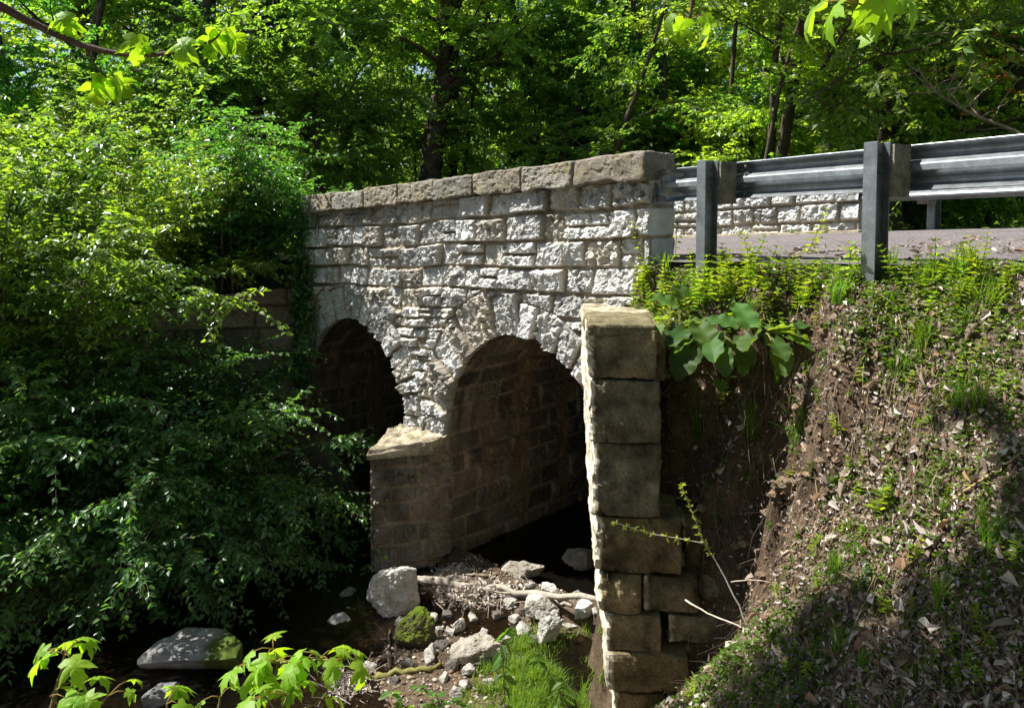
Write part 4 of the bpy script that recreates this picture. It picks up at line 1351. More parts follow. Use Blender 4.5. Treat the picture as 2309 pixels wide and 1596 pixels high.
# ------------------------------------------------------------------ bushes on the left bank
LS1 = tints((.045, .100, .024), (.145, .205, .030), seed=31)
LS2 = tints((.040, .105, .034), (.065, .145, .032), seed=32)
def bush(label, x, y, z, seed, **k):
    sc = k.pop('sc', 1.0)
    me = make_shrub(seed, **k)
    return plant_thing('bush', label, 'bush', me, (x, y, z), 0, sc, None, ('foliage', 'stems'))
bush('tall arching bush with sunlit yellow green sprays reaching toward the bridge', -6.5, 9.6, -2.8, 41, nstem=20, Ls=(3.0, 4.5), spread=.75, ntw=50, tint=LS1, ll=.088, lw=.05, dirs=(.25, 0, .5), grav=.08, npair=9)
bush('big leafy bush at the left edge, its crown in full sun', -7.6, 10.2, -2.4, 42, nstem=20, Ls=(3.2, 4.6), spread=.8, ntw=58, tint=LS1, dirs=(0, -.1, .4), grav=.07, npair=9)
bush('dark green bush spilling over the water in front of the left arch', -4.3, 9.7, -4.3, 43, nstem=26, Ls=(1.9, 2.9), spread=.9, ntw=60, tint=LS2, dirs=(.45, -.15, 0), grav=.12, npair=8)
bush('shaded bush hanging low over the creek at the lower left', -5.3, 9.2, -4.2, 44, nstem=24, Ls=(1.9, 2.8), spread=.9, ntw=60, tint=LS2, dirs=(.25, -.3, 0), grav=.13, npair=8)
bush('broad leaved shaded bush filling the lower left edge', -6.6, 8.8, -3.9, 45, nstem=24, Ls=(1.8, 3.0), spread=.9, ntw=55, tint=LS2, ll=.085, lw=.052, dirs=(.1, -.2, .2), grav=.1, npair=8)
bush('dense bush behind the arching sprays, against the left wing wall', -6.0, 12.0, -1.9, 46, nstem=22, Ls=(2.2, 3.4), spread=.8, ntw=65, tint=LS1, dirs=(.1, .1, .4), grav=.09, npair=8)
bush('leafy bush crowding the left end of the parapet', -4.9, 13.0, -1.5, 47, nstem=22, Ls=(1.9, 3.0), spread=.7, ntw=65, tint=LS2, dirs=(.1, -.1, .3), grav=.08, npair=8)
bush('upright leafy young tree shading the left end of the parapet', -4.45, 12.0, -1.6, 57, nstem=12, Ls=(2.2, 3.3), spread=.28, ntw=60, tint=LS2, grav=.015, npair=8, ll=.08, lw=.045)
bush('leafy bush rising from the dark creek bush to hide the left wing wall', -5.1, 10.4, -4.2, 59, nstem=20, Ls=(2.0, 3.0), spread=.7, ntw=60, tint=LS2, dirs=(.2, -.1, .1), grav=.08, npair=8)
bush('rounded bush at the far left beyond the arching sprays', -9.4, 13.0, -1.9, 48, nstem=22, Ls=(3.4, 5.0), spread=.8, ntw=70, tint=LS1, grav=.07, npair=8, ll=.08, lw=.046)
bush('bushy sapling clump beside the road left of the bridge', -7.6, 15.0, -1.4, 49, nstem=20, Ls=(3.0, 4.6), spread=.6, ntw=70, tint=LS1, grav=.06, npair=8, ll=.08, lw=.046)
bush('loose low bush over the creek edge at the far lower left', -7.6, 8.4, -4.0, 50, nstem=20, Ls=(1.6, 2.6), spread=.9, ntw=50, tint=LS2, ll=.085, lw=.052, grav=.1, npair=8)
# thin bare boughs and rust-coloured new leaves above the rail at the right
gb = np.random.default_rng(64)
def bough(label, px, Y, r, leaves, tint):
    A = np.array([pt(a, b, Y) for a, b in px]); foot = np.array([A[0][0] + .3, A[0][1], gz1(A[0][0] + .3, A[0][1])])
    root = empty('bare_bough', tuple(foot)); tag(root, label, 'sapling')
    A = np.vstack([np.zeros(3)[None], A - foot])
    n = 26; t = np.linspace(0, len(A) - 1, n); j = np.minimum(t.astype(int), len(A) - 2)
    q = A[j] + (A[j + 1] - A[j]) * (t - j)[:, None]
    q[1:-1] = (q[:-2] + 2 * q[1:-1] + q[2:]) / 4
    mb = MB(); V, F = tube(q, np.linspace(r, r * .25, n), 6, True, .1, 2); mb.add(V, F, tint)
    ends = []
    for k in range(22):
        p = q[int(gb.integers(7, n - 1))]
        b = bent(p, gb.normal(size=3) * np.array([1, .5, .8]) + UP * .2, gb.uniform(.3, 1.1), 6, gb, .03, .2)
        V, F = tube(b, np.linspace(r * .35, r * .1, 6), 4, False); mb.add(V, F, tint); ends.append(b[-1])
    obj('stem', mb.mesh('stem', M['bark'], True), root)
    lv = MB()
    for a, b, m in leaves:
        c = pt(a, b, Y) - foot
        P = c + gb.normal(size=(m, 3)) * np.array([.13, .1, .04])
        V, F, _ = leaf_quads(P, gb.normal(size=(m, 3)) - UP * .3, UP + gb.normal(size=(m, 3)) * .4, gb.uniform(.04, .09, m), .025, .2, .2)
        lv.add(V, F, (.30, .10, .02))
    if leaves: obj('leaves', lv.mesh('leaves', M['leaf_weed']), root)
bough('pale bare bough arching in from the right edge above the rail', [(2330, 330), (2290, 296), (2200, 262), (2124, 219), (2085, 180), (2070, 150)], 10.6, .035, [(2200, 252, 10), (2303, 197, 12), (2248, 164, 14), (2259, 132, 14)], (.24, .20, .15))
bough('thin dark bough reaching from the right edge across the upper woods', [(2350, 60), (2309, 51), (2197, 69), (2058, 117), (1978, 124), (1900, 170), (1813, 234)], 11.5, .04, [(2036, 161, 12), (2105, 164, 14), (2281, 77, 12)], (.09, .075, .06))
# vine over the left end of the parapet
gv = np.random.default_rng(58)
n = 1500
vu, vv = 6.05 + gv.random(n) ** .6 * .75, gv.uniform(-2.6, .42, n)
keep = gv.random(n) < np.clip((vu - 5.95) * 1.6, .05, 1)
vu, vv = vu[keep], vv[keep]; n = len(vu)
Pv = W(vu, vv, .06 + gv.random(n) * .16)
Lv = gv.uniform(.05, .10, n)
V, F, p_ = leaf_quads(Pv, gv.normal(size=(n, 3)) * .5 - UP * .7 + NW * .3, np.tile(NW, (n, 1)) + gv.normal(size=(n, 3)) * .45, Lv, Lv * .7, .2, .2)
vine = empty('climbing_vine', tuple(W(6.5, -2.6, .1))); tag(vine, 'dark green vine climbing over the left end of the parapet', 'vine')
o = obj('foliage', mesh_np('foliage', V, [F], M['leaf_shrub'], np.repeat(LS2(Pv, gv), p_, 0))); o.parent = vine; o.matrix_parent_inverse = Matrix.Translation(vine.location).inverted()
mb = MB()
for i in range(7):
    q = W(np.linspace(6.3 + .06 * i, 6.1 + .1 * i, 8) + gv.normal(size=8) * .04, np.linspace(-2.6, .3, 8), .06 + gv.random(8) * .04)
    V, F = tube(q, np.linspace(.012, .004, 8), 5, False); mb.add(V, F, BARK * 1.3)
o = mb.build('stems', M['bark'], None, True); o.parent = vine; o.matrix_parent_inverse = Matrix.Translation(vine.location).inverted()
# unseen trees added behind the viewer to cut the sky light
for i, (x, y, k, sc) in enumerate([(-3, -8, 1, 1.3), (1.5, -6.5, 0, 1.2), (5, -7, 3, 1.2), (8.5, -4, 1, 1.3), (11, 0, 0, 1.2), (0, -12, 0, 1.5), (6, -12, 1, 1.5), (12, -8, 0, 1.5), (14, 3, 1, 1.2), (3, -4.5, 4, 1.0)]):
    plant_thing('forest_tree', 'one of the unseen trees added behind the viewer to darken the shade', 'tree', TREES[k], (x, y, gz1(x, y) - .1), i * 1.7, sc, 'added trees behind the viewer')
# ------------------------------------------------------------------ finding the ground under a pixel
def gp(px, py, y0=2.2, y1=16.0):
    d = ray(px, py)
    Ys = np.arange(y0, y1, .02)
    P = d[None] / d[1] * Ys[:, None]
    g = ground_z(P[:, 0], P[:, 1])
    k = np.nonzero(P[:, 2] <= g)[0]
    return P[k[0]] if len(k) else P[-1]
def gnormal(x, y, e=.06):
    x, y = np.asarray(x, float), np.asarray(y, float)
    a = (ground_z(x + e, y) - ground_z(x - e, y)) / (2 * e); b = (ground_z(x, y + e) - ground_z(x, y - e)) / (2 * e)
    return nrm(np.stack([-a, -b, np.ones_like(a)], -1))
g8 = np.random.default_rng(80)

# ------------------------------------------------------------------ rocks
def place_rock(name, label, px, py, wpx, hpx, seed, depth=.8, mat='rock', tint=(.60, .58, .53), cuts=9, amp=.042, rotz=0., sink=.25, group=None, tilt=0., fixz=None, res=None, rnd=.45):
    P = gp(px, py) if fixz is None else ptz(px, py, fixz)
    k = P[1] / FPX
    w, h = wpx * k, hpx * k
    V, Q = rock((w, w * depth, h * (1 + sink)), res or max(.012, w / 34), cuts, amp * w, seed, 3.2 / w, rnd)
    g = np.random.default_rng(seed)
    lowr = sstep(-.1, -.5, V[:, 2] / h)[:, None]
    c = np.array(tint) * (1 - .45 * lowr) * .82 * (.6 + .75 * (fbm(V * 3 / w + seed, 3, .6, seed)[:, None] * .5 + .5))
    if name == 'mossy_slab':
        mm = sstep(.18, .30, V[:, 0] / w + .12 * fbm(V * 6, 3, .6, 5) - .25 * V[:, 1] / w)[:, None]
        c = c * (1 - mm) + np.array([.055, .085, .010]) * mm
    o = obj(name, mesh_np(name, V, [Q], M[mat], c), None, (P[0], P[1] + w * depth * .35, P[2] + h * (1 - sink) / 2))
    o.rotation_euler = (tilt, tilt * .5, rotz)
    tag(o, label, 'rock', group)
    return o
place_rock('boulder', 'big pale squarish boulder with dark pits beside the foot of the pier', 870, 1398, 116, 118, 1, .95, cuts=11, amp=.045, rotz=.5, sink=.15, tint=(.52, .49, .44), rnd=.25)
place_rock('mossy_rock', 'small yellow green mossy rock in the gravel in front of the boulder', 933, 1462, 92, 72, 2, .9, 'moss_rock', (.10, .085, .055), cuts=8, rotz=.3)
place_rock('mossy_slab', 'long flat grey slab lying in the dark water, its right end mossy', 418, 1512, 235, 62, 13, .75, 'rock', (.27, .26, .25), cuts=16, amp=.012, rotz=.12, sink=.35, fixz=WATER_Z - .05, rnd=.2, tilt=-.06)
place_rock('wedge_rock', 'wedge of wet rock lying left of the boulder', 762, 1428, 66, 40, 4, .8, tint=(.42, .41, .38), cuts=12, rotz=.6)
place_rock('dark_rock', 'dark angular rock half hidden behind the wedge of wet rock', 772, 1382, 56, 48, 5, .8, tint=(.20, .19, .17), cuts=10, rotz=1.2)
place_rock('pale_rock', 'pale jagged rock right of the leaf heap', 1232, 1408, 92, 52, 6, .7, cuts=10, rotz=-.3, tint=(.46, .43, .38))
place_rock('pale_slab', 'white leaning slab pointing down into the grass', 1240, 1462, 66, 84, 7, .5, cuts=12, rotz=.2, tint=(.54, .52, .47), tilt=.25)
place_rock('white_rock', 'bright white rock closest to the wing wall', 1320, 1400, 62, 44, 8, .8, cuts=9, rotz=.8, tint=(.68, .66, .62))
place_rock('flat_rock', 'low broad grey rock at the edge of the grass', 1080, 1498, 132, 58, 9, .7, cuts=10, rotz=.1, tint=(.33, .30, .25), sink=.4)
place_rock('arch_rock', 'long dim rock lying in the water under the right arch', 1178, 1306, 106, 30, 10, .5, tint=(.30, .27, .22), cuts=9, fixz=WATER_Z)
place_rock('ledge_rock', 'dim flat rock under the right arch beside the wing wall', 1312, 1278, 84, 34, 11, .7, tint=(.26, .23, .18), cuts=9, fixz=WATER_Z)
place_rock('sunlit_stone', 'small bright stone at the shadow edge behind the log', 1238, 1338, 34, 20, 12, .8, tint=(.68, .66, .6))
place_rock('bank_rock', 'brown rock lodged in the eroded bank below a tuft', 1762, 1120, 46, 40, 14, .8, tint=(.20, .14, .09), cuts=8)
place_rock('shore_rock', 'dim rock on the far left shore under the bushes', 300, 1362, 60, 30, 15, .7, tint=(.24, .22, .18))
place_rock('shore_stone', 'greenish stone at the end of the mossy shore branch', 486, 1312, 44, 30, 16, .7, 'moss_rock', (.16, .14, .09))
place_rock('gully_stone', 'loose block in the dark gully beside the wing wall', 1610, 1360, 62, 66, 17, .7, tint=(.22, .18, .12), cuts=8)
place_rock('corner_rock', 'dim wet rock at the bottom edge left of the large sapling', 355, 1590, 72, 40, 18, .8, tint=(.20, .20, .20), fixz=WATER_Z)
stones = [(1017, 1432, 26, 18), (1032, 1424, 36, 26), (991, 1462, 40, 24), (971, 1478, 30, 22), (968, 1492, 34, 24), (1073, 1508, 22, 16), (1058, 1522, 36, 22), (832, 1522, 36, 26), (1017, 1512, 30, 22),
          (1050, 1550, 30, 16), (1100, 1545, 26, 14), (1026, 1470, 18, 12), (1044, 1455, 22, 14), (1092, 1430, 24, 14), (1120, 1398, 30, 18), (1160, 1405, 26, 16), (1066, 1402, 26, 18), (1010, 1395, 28, 16),
          (975, 1402, 26, 16), (1150, 1370, 34, 20), (1180, 1385, 24, 16), (1000, 1535, 26, 16), (1030, 1570, 36, 18), (940, 1385, 24, 18), (1290, 1420, 30, 16), (1310, 1445, 22, 12), (1220, 1350, 22, 12),
          (640, 1440, 30, 16), (250, 1420, 26, 14), (560, 1560, 22, 12),
          (1130, 1350, 30, 18), (1200, 1325, 26, 14), (1270, 1360, 34, 20), (1300, 1345, 22, 14), (1100, 1370, 26, 16), (950, 1350, 30, 18), (905, 1412, 28, 18), (1180, 1430, 40, 22), (1205, 1450, 26, 16), (1140, 1450, 30, 18), (1345, 1380, 22, 14), (1255, 1325, 24, 12), (990, 1425, 22, 14), (920, 1500, 26, 16), (890, 1540, 24, 14)]
lab = {}
for i, (px, py, w, h) in enumerate(stones):
    py += 3
    pale = i % 3 != 2
    place_rock('creek_stone', 'one of the small pale stones strewn over the gravel bar' if pale else 'one of the small dark wet stones strewn over the gravel bar', px, py, w, h, 40 + i, .85,
               tint=(.40, .38, .34) if pale else (.13, .115, .10), cuts=7, rotz=i * 1.3, group='pale stones on the gravel bar' if pale else 'dark stones on the gravel bar', res=.016)

# pebbles nobody could count
mb = MB()
pxy = np.stack([g8.uniform(-2.2, .6, 3200), g8.uniform(6.0, 9.0, 3200)], 1); pz = ground_z(pxy[:, 0], pxy[:, 1])
for (x, y), z in zip(pxy, pz):
    if z < WATER_Z - .12 or z > -4.3: continue
    s = g8.uniform(.010, .022) if g8.random() < .8 else g8.uniform(.022, .05)
    V, F = box(1, 1, 1, (0, 0, 0), .3)
    V = V * np.array([s, s * g8.uniform(.6, 1), s * g8.uniform(.4, .7)])
    a = g8.uniform(0, 6.28); c, s2 = math.cos(a), math.sin(a)
    V = V @ np.array([[c, s2, 0], [-s2, c, 0], [0, 0, 1]]) + np.array([x, y, z + s * .2])
    mb.add(V, F, (np.array([.34, .30, .25]) if g8.random() < .5 else np.array([.22, .15, .09])) * g8.uniform(.35, 1.3))
tag(mb.build('gravel', M['rock']), 'pebbles and gravel scattered over the creek bar', 'gravel', kind='stuff')

# ------------------------------------------------------------------ logs, branches
def stick(name, label, pxs, r, seed, tint=(.30, .25, .18), cat='branch', lift=.03, group=None, Y=None, taper=.5, twigs=0, wob=.35, mat='dead', n=14):
    pts = []
    for p in pxs:
        q = gp(p[0], p[1]) if len(p) == 2 else pt(*p)
        pts.append(q + np.array([0, 0, lift if len(p) == 2 else 0]))
    pts = np.array(pts)
    t = np.linspace(0, len(pts) - 1, n)
    j = np.minimum(t.astype(int), len(pts) - 2)
    q = pts[j] + (pts[j + 1] - pts[j]) * (t - j)[:, None]
    g = np.random.default_rng(seed)
    q[1:-1] += g.normal(size=(n - 2, 3)) * r * .35
    c0 = q[0].copy()
    V, F = tube(q - c0, np.linspace(1, taper, n) * r, 8, True, wob, seed)
    mb = MB().add(V, F, tint)
    for k in range(twigs):
        a = q[int(g.integers(2, n - 1))] - c0
        b = bent(a, g.normal(size=3) * np.array([1, 1, .7]) + UP * .3, g.uniform(.12, .4), 5, g, .02, .2)
        V, F = tube(b, np.linspace(r * .35, r * .1, 5), 4, True); mb.add(V, F, tint)
    o = mb.build(name, M[mat], None, True); o.location = c0
    tag(o, label, cat, group)
    return o
stick('log', 'long grey dead log lying across the gravel behind the leaf heap', [(930, 1318), (990, 1322), (1080, 1332), (1200, 1346), (1352, 1362)], .055, 1, (.30, .27, .22), 'log', .05, twigs=3)
stick('branch', 'shorter grey branch lying against the middle of the log', [(1060, 1338), (1130, 1342), (1250, 1362), (1290, 1372)], .035, 2, (.29, .26, .21))
stick('branch', 'dim thin branch under the arch close to the pier', [(985, 1288), (1050, 1300), (1100, 1304)], .02, 3, (.26, .21, .15))
stick('branch', 'mossy curved branch at the front edge of the gravel', [(845, 1538), (880, 1524), (930, 1516), (975, 1512), (994, 1503)], .035, 4, (.17, .16, .05))
stick('branch', 'dark upright stick standing in the gravel below the boulder', [(880, 1512), (876, 1470), (880, 1425)], .022, 5, (.13, .10, .08), twigs=6)
stick('branch', 'brown hooked root on the gravel at the lower left', [(848, 1530), (838, 1508), (855, 1492), (880, 1488)], .018, 6, (.22, .15, .10))
stick('branch', 'mossy pale branch on the dark left shore', [(318, 1298), (350, 1292), (400, 1302), (440, 1296), (470, 1300)], .03, 7, (.20, .20, .05))
stick('branch', 'bare forked twig lying on the grey slab', [(430, 1505), (420, 1470), (400, 1440), (408, 1420)], .010, 8, (.20, .17, .14), twigs=4)
stick('branch', 'long thin stick crossing the lower right bank', [(2309, 1435), (2220, 1462), (2150, 1475), (2130, 1478)], .012, 9, (.17, .13, .09), lift=.04)
stick('branch', 'thin tan stick slanting across the middle of the bank', [(2140, 1150), (2190, 1118), (2240, 1085), (2309, 1040)], .008, 10, (.40, .28, .15), lift=.05, twigs=3)
stick('branch', 'bent stick at the bottom right corner of the bank', [(2225, 1560), (2260, 1530), (2309, 1500)], .012, 11, (.16, .12, .09), lift=.03)
stick('branch', 'pale dry twig jutting from the bank over the gully', [(1648, 1312, 4.9), (1690, 1306, 4.8), (1740, 1312, 4.68), (1765, 1316, 4.6)], .004, 12, (.36, .30, .23), twigs=0)
stick('branch', 'thin dry cane leaning up to the dark weeds near the burdock', [(1652, 735), (1690, 690), (1730, 640), (1745, 615)], .006, 13, (.15, .12, .10), lift=.12)
stick('branch', 'pale dead stem sticking out low beside the wing wall', [(1545, 1352, 4.9), (1600, 1385, 4.75), (1660, 1408, 4.55), (1700, 1425, 4.4)], .006, 14, (.42, .37, .30))

# ------------------------------------------------------------------ fallen leaves, dry grass and creeping cover (stuff)
def scatter_leaves(name, label, n, area, sz, cols, seed, dens=None, lift=.012, tiltv=.45, mat='litter', curl=.45, cat='fallen leaves'):
    g = np.random.default_rng(seed)
    x = g.uniform(area[0], area[1], n); y = g.uniform(area[2], area[3], n)
    z = ground_z(x, y)
    Nn = gnormal(x, y)
    keep = np.ones(n, bool)
    if dens is not None: keep = g.random(n) < dens(x, y, z, Nn)
    x, y, z, Nn = x[keep], y[keep], z[keep], Nn[keep]
    n = len(x)
    P = np.stack([x, y, z], -1) + Nn * (lift * g.random((n, 1)) * 2)
    D = g.normal(size=(n, 3)); D -= Nn * (D * Nn).sum(1)[:, None]; D = nrm(D) + g.normal(size=(n, 3)) * tiltv * .5
    N2 = Nn + g.normal(size=(n, 3)) * tiltv
    k = g.uniform(sz[0], sz[1], n)
    V, F, per = leaf_quads(P, D, N2, k, k * g.uniform(.32, .75, n), .45, curl)
    cols = np.asarray(cols); c = cols[g.integers(0, len(cols), n)] * g.uniform(.7, 1.2, (n, 1))
    o = obj(name, mesh_np(name, V, [F], M[mat], np.repeat(c, per, 0)))
    tag(o, label, cat, kind='stuff')
    return o
def bank_d(x, y, z, Nn):
    nz = fbm(np.stack([x * 1.5, y * 1.5, 0 * x], -1), 3, .6, 31)
    ok = (z > -4.4) & (x > .25 * y * .75)
    return ok * (.28 + .72 * sstep(.25, .5, Nn[:, 2])) * (.35 + .65 * sstep(-.35, .25, nz))
PALE = [(.46, .41, .36), (.34, .29, .245), (.52, .48, .43), (.22, .165, .12), (.30, .24, .185), (.15, .105, .075), (.39, .345, .30), (.22, .13, .08), (.20, .155, .115)]
scatter_leaves('leaf_litter', 'pale dry fallen leaves covering the sunny bank', 95000, (.9, 4.4, 2.6, 7.2), (.013, .038), PALE + PALE[3:6] + PALE[4:5] + PALE[8:9], 1, bank_d, .022, .55)
scatter_leaves('curled_leaf_litter', 'bigger pale curled leaves lying loose on the sunny bank', 5200, (.9, 4.4, 2.6, 7.2), (.04, .085), PALE[:2] + PALE[4:5] + PALE[6:7] + PALE[3:6] + PALE[7:9], 6, bank_d, .03, .7, curl=.55)
scatter_leaves('large_leaf_litter', 'large curled brown leaves lying on the shaded lower bank', 420, (.8, 4.0, 2.6, 5.2), (.07, .12), PALE[3:9] + [(.30, .25, .20)], 2, bank_d, .02, .5)
scatter_leaves('creek_litter', 'wet leaves and scraps over the gravel bar', 7000, (-2.6, .6, 5.6, 9.2), (.012, .045), PALE, 3, lambda x, y, z, N: (z > WATER_Z - .075) * .9 * sstep(-.3, .25, fbm(np.stack([x * 2, y * 2, 0 * x], -1), 3, .6, 8)))
scatter_leaves('shore_litter', 'dim fallen leaves on the left shore under the bushes', 2500, (-9, -3, 6.4, 11), (.03, .06), [(.28, .22, .16), (.20, .15, .1), (.35, .30, .24)], 4, lambda x, y, z, N: (z > WATER_Z) * 1.0)
# the pale heap caught behind the stones
def heap(name, label, px0, px1, py0, py1, n, seed, hgt=.16, sz=(.03, .08), cols=PALE[:3] + PALE[6:7]):
    g = np.random.default_rng(seed)
    A, B = gp((px0 + px1) / 2, py1), None
    P = []
    cxx, cyy = (px0 + px1) / 2, (py0 + py1) / 2
    c = gp(cxx, cyy)
    w = (px1 - px0) / FPX * c[1] / 2
    dp = abs(gp(cxx, py0)[1] - gp(cxx, py1)[1]) / 2 + .05
    q = g.normal(size=(n, 2)) * .42
    x, y = c[0] + q[:, 0] * w, c[1] + q[:, 1] * dp
    h = hgt * np.exp(-(q ** 2).sum(1) * 2) * g.random(n)
    P = np.stack([x, y, ground_z(x, y) + h + .01], -1)
    D = g.normal(size=(n, 3)) * np.array([1, 1, .5]); k = g.uniform(*sz, n)
    V, F, per = leaf_quads(P, D, g.normal(size=(n, 3)) * .7 + UP, k, k * .55, .5, .4)
    cc = np.array(cols)[g.integers(0, len(cols), n)] * g.uniform(.7, 1.25, (n, 1))
    mb = MB().add(V, F, np.repeat(cc, per, 0))
    m = n // 8
    x, y = c[0] + g.normal(size=m) * .4 * w, c[1] + g.normal(size=m) * .4 * dp
    P0 = np.stack([x, y, ground_z(x, y) + hgt * .5 * g.random(m)], -1)
    D = nrm(g.normal(size=(m, 3)) * np.array([1, 1, .25])) * g.uniform(.12, .4, (m, 1))
    V, Q = twig_tubes(P0, P0 + D * .5 + UP * .02, P0 + D, .005)
    mb.add(V, Q, (.30, .24, .19))
    o = mb.build(name, M['litter'])
    tag(o, label, 'debris heap', kind='stuff')
heap('leaf_heap', 'heap of bleached leaves and twigs caught in front of the log', 950, 1200, 1325, 1385, 1500, 5)
heap('twig_heap', 'tangle of bleached twigs and leaf scraps at the bottom edge', 690, 850, 1520, 1610, 1300, 6, .14, (.015, .05))
heap('drift_heap', 'small drift of leaves lodged against the left side of the boulder', 770, 830, 1370, 1420, 350, 7, .12)
heap('pier_drift', 'dim drift of twigs at the foot of the pier', 960, 1060, 1285, 1320, 350, 8, .10)

def strands(name, label, n, area, seed, dens, L=(.08, .28), col=((.34, .26, .16), (.22, .15, .09)), r=.0016, kind='stuff'):
    g = np.random.default_rng(seed)
    x = g.uniform(area[0], area[1], n); y = g.uniform(area[2], area[3], n)
    z = ground_z(x, y); Nn = gnormal(x, y)
    k = g.random(n) < dens(x, y, z, Nn)
    x, y, z, Nn = x[k], y[k], z[k], Nn[k]; n = len(x)
    down = -UP + Nn * Nn[:, 2:3]; down = nrm(down) + g.normal(size=(n, 3)) * .3
    ln = g.uniform(*L, (n, 1))
    P0 = np.stack([x, y, z], -1) + Nn * .008
    P1 = P0 + down * ln * .5 + Nn * g.uniform(.0, .05, (n, 1)); P2 = P0 + down * ln + Nn * g.uniform(-.01, .03, (n, 1))
    V, Q = twig_tubes(P0, P1, P2, r)
    m = g.random((n, 1)); c = np.array(col[0]) * m + np.array(col[1]) * (1 - m)
    o = obj(name, mesh_np(name, V, [Q], M['litter'], np.repeat(c, 9, 0)))
    tag(o, label, 'dry grass', kind=kind)
strands('dry_grass', 'fine dry roots and grass combed down the eroded bank', 6500, (1.0, 3.2, 3.4, 6.2), 9, lambda x, y, z, N: (z > -4.2) * (z < -1.0) * sstep(.95, .6, N[:, 2]) * sstep(-.25, .2, fbm(np.stack([x * 2, y * 2, 0 * x], -1), 2, .5, 4)))
strands('bank_twigs', 'thin dark twigs strewn on the bank', 700, (1.2, 4.2, 2.8, 6.5), 10, lambda x, y, z, N: (z > -3.4) * .8, (.08, .3), ((.16, .11, .07), (.34, .24, .14)), .0028)

mb = MB()
gq = np.random.default_rng(77)
qx, qy = gq.uniform(1.0, 2.4, 2600), gq.uniform(4.2, 6.6, 2600)
qz = ground_z(qx, qy); qn = gnormal(qx, qy)
for x, y, z, n_ in zip(qx, qy, qz, qn):
    if z < -4.3 or n_[2] > .62: continue
    s_ = gq.uniform(.012, .03) if gq.random() < .85 else gq.uniform(.03, .075)
    V, F = box(1, 1, 1, (0, 0, 0), .34)
    V = (V + gq.normal(size=V.shape) * .07) * s_ * np.array([1.3, 1, .8])
    a = gq.uniform(0, 6.28); c_, s2 = math.cos(a), math.sin(a)
    V = V @ np.array([[c_, s2, 0], [-s2, c_, 0], [0, 0, 1]]) + np.array([x, y, z])
    mb.add(V, F, np.array([.15, .11, .075]) * gq.uniform(.5, 1.6))
tag(mb.build('soil_clods', M['soil']), 'clods and small stones sticking out of the eroded gully', 'soil', kind='stuff')
strands('gully_roots', 'hanging roots and dead grass in the shaded gully', 2600, (1.0, 2.3, 4.6, 6.8), 21, lambda x, y, z, N: (z > -4.2) * (z < -1.1) * (N[:, 2] < .6), (.08, .25), ((.20, .155, .10), (.15, .11, .07)), .0018)

def cover(name, label, n, area, seed, dens, ll=.028, col=((.10, .17, .02), (.055, .115, .016)), cat='ground cover', h=.05):
    g = np.random.default_rng(seed)
    x = g.uniform(area[0], area[1], n); y = g.uniform(area[2], area[3], n)
    z = ground_z(x, y); Nn = gnormal(x, y)
    k = g.random(n) < dens(x, y, z, Nn)
    x, y, z, Nn = x[k], y[k], z[k], Nn[k]; n = len(x)
    per_pl = 5
    P = np.repeat(np.stack([x, y, z], -1), per_pl, 0) + UP * g.uniform(.0, h, (n * per_pl, 1)) + g.normal(size=(n * per_pl, 3)) * .014
    D = g.normal(size=(n * per_pl, 3)) * np.array([1, 1, .4]) + UP * .25
    s = g.uniform(.6, 1.5, n * per_pl) * ll
    V, F, per = leaf_quads(P, D, UP + g.normal(size=P.shape) * .4, s, s * .55, .25, .2)
    m = g.random((len(P), 1)); c = np.array(col[0]) * m + np.array(col[1]) * (1 - m)
    o = obj(name, mesh_np(name, V, [F], M['leaf_weed'], np.repeat(c, per, 0)))
    tag(o, label, cat, kind='stuff')
def cov_d(x, y, z, N):
    nz = fbm(np.stack([x * 2.3, y * 2.3, 0 * x + 3], -1), 3, .6, 61)
    u, _, d = uvd(np.stack([x, y, z], -1))
    verge = sstep(1.7, .2, d)
    return (z > -4.3) * sstep(.3, .6, N[:, 2]) * np.clip(.16 + .85 * sstep(-.05, .35, nz) * .75 + .75 * verge, 0, 1) * (d > .05)
cover('ground_cover', 'small bright green seedlings and creeping leaves on the bank', 27000, (.9, 4.4, 2.6, 7.2), 11, cov_d)

def grass_blades(g, n, spread, hgt, bend=.5, w=.006, col=((.10, .19, .02), (.06, .13, .015))):
    a = g.uniform(0, 2 * math.pi, n); rr = spread * np.sqrt(g.random(n))
    P = np.stack([np.cos(a) * rr, np.sin(a) * rr, 0 * a], -1)
    az = g.uniform(0, 2 * math.pi, n); hd = np.stack([np.cos(az), np.sin(az), 0 * az], -1)
    H = g.uniform(.5, 1, n)[:, None] * hgt
    b = g.uniform(.1, bend, n)[:, None]
    S = np.cross(hd, UP)
    wv = w * g.uniform(.7, 1.3, (n, 1))
    V = []
    for t, ww in ((0, 1), (.4, .95), (.75, .65), (1, .05)):
        c = P + UP * H * (t - .25 * b * t * t * 2) + hd * H * b * t * t
        V += [c - S * wv * ww / 2, c + S * wv * ww / 2]
    V = np.stack(V, 1).reshape(-1, 3)
    bi = np.arange(n)[:, None] * 8
    Q = np.concatenate([bi + np.array([k, k + 1, k + 3, k + 2]) for k in (0, 2, 4)])
    m = g.random((n, 1)); c = np.array(col[0]) * m + np.array(col[1]) * (1 - m)
    return V, Q, np.repeat(c, 8, 0)
cover('gully_cover', 'small shaded leaves clinging to the gully walls', 1500, (1.0, 2.4, 4.4, 6.8), 13, lambda x, y, z, N: (z > -4.0) * (N[:, 2] < .62) * sstep(-.1, .3, fbm(np.stack([x * 3, y * 3, z * 3], -1), 3, .6, 5)), .04, ((.06, .12, .02), (.04, .085, .015)), h=.06)
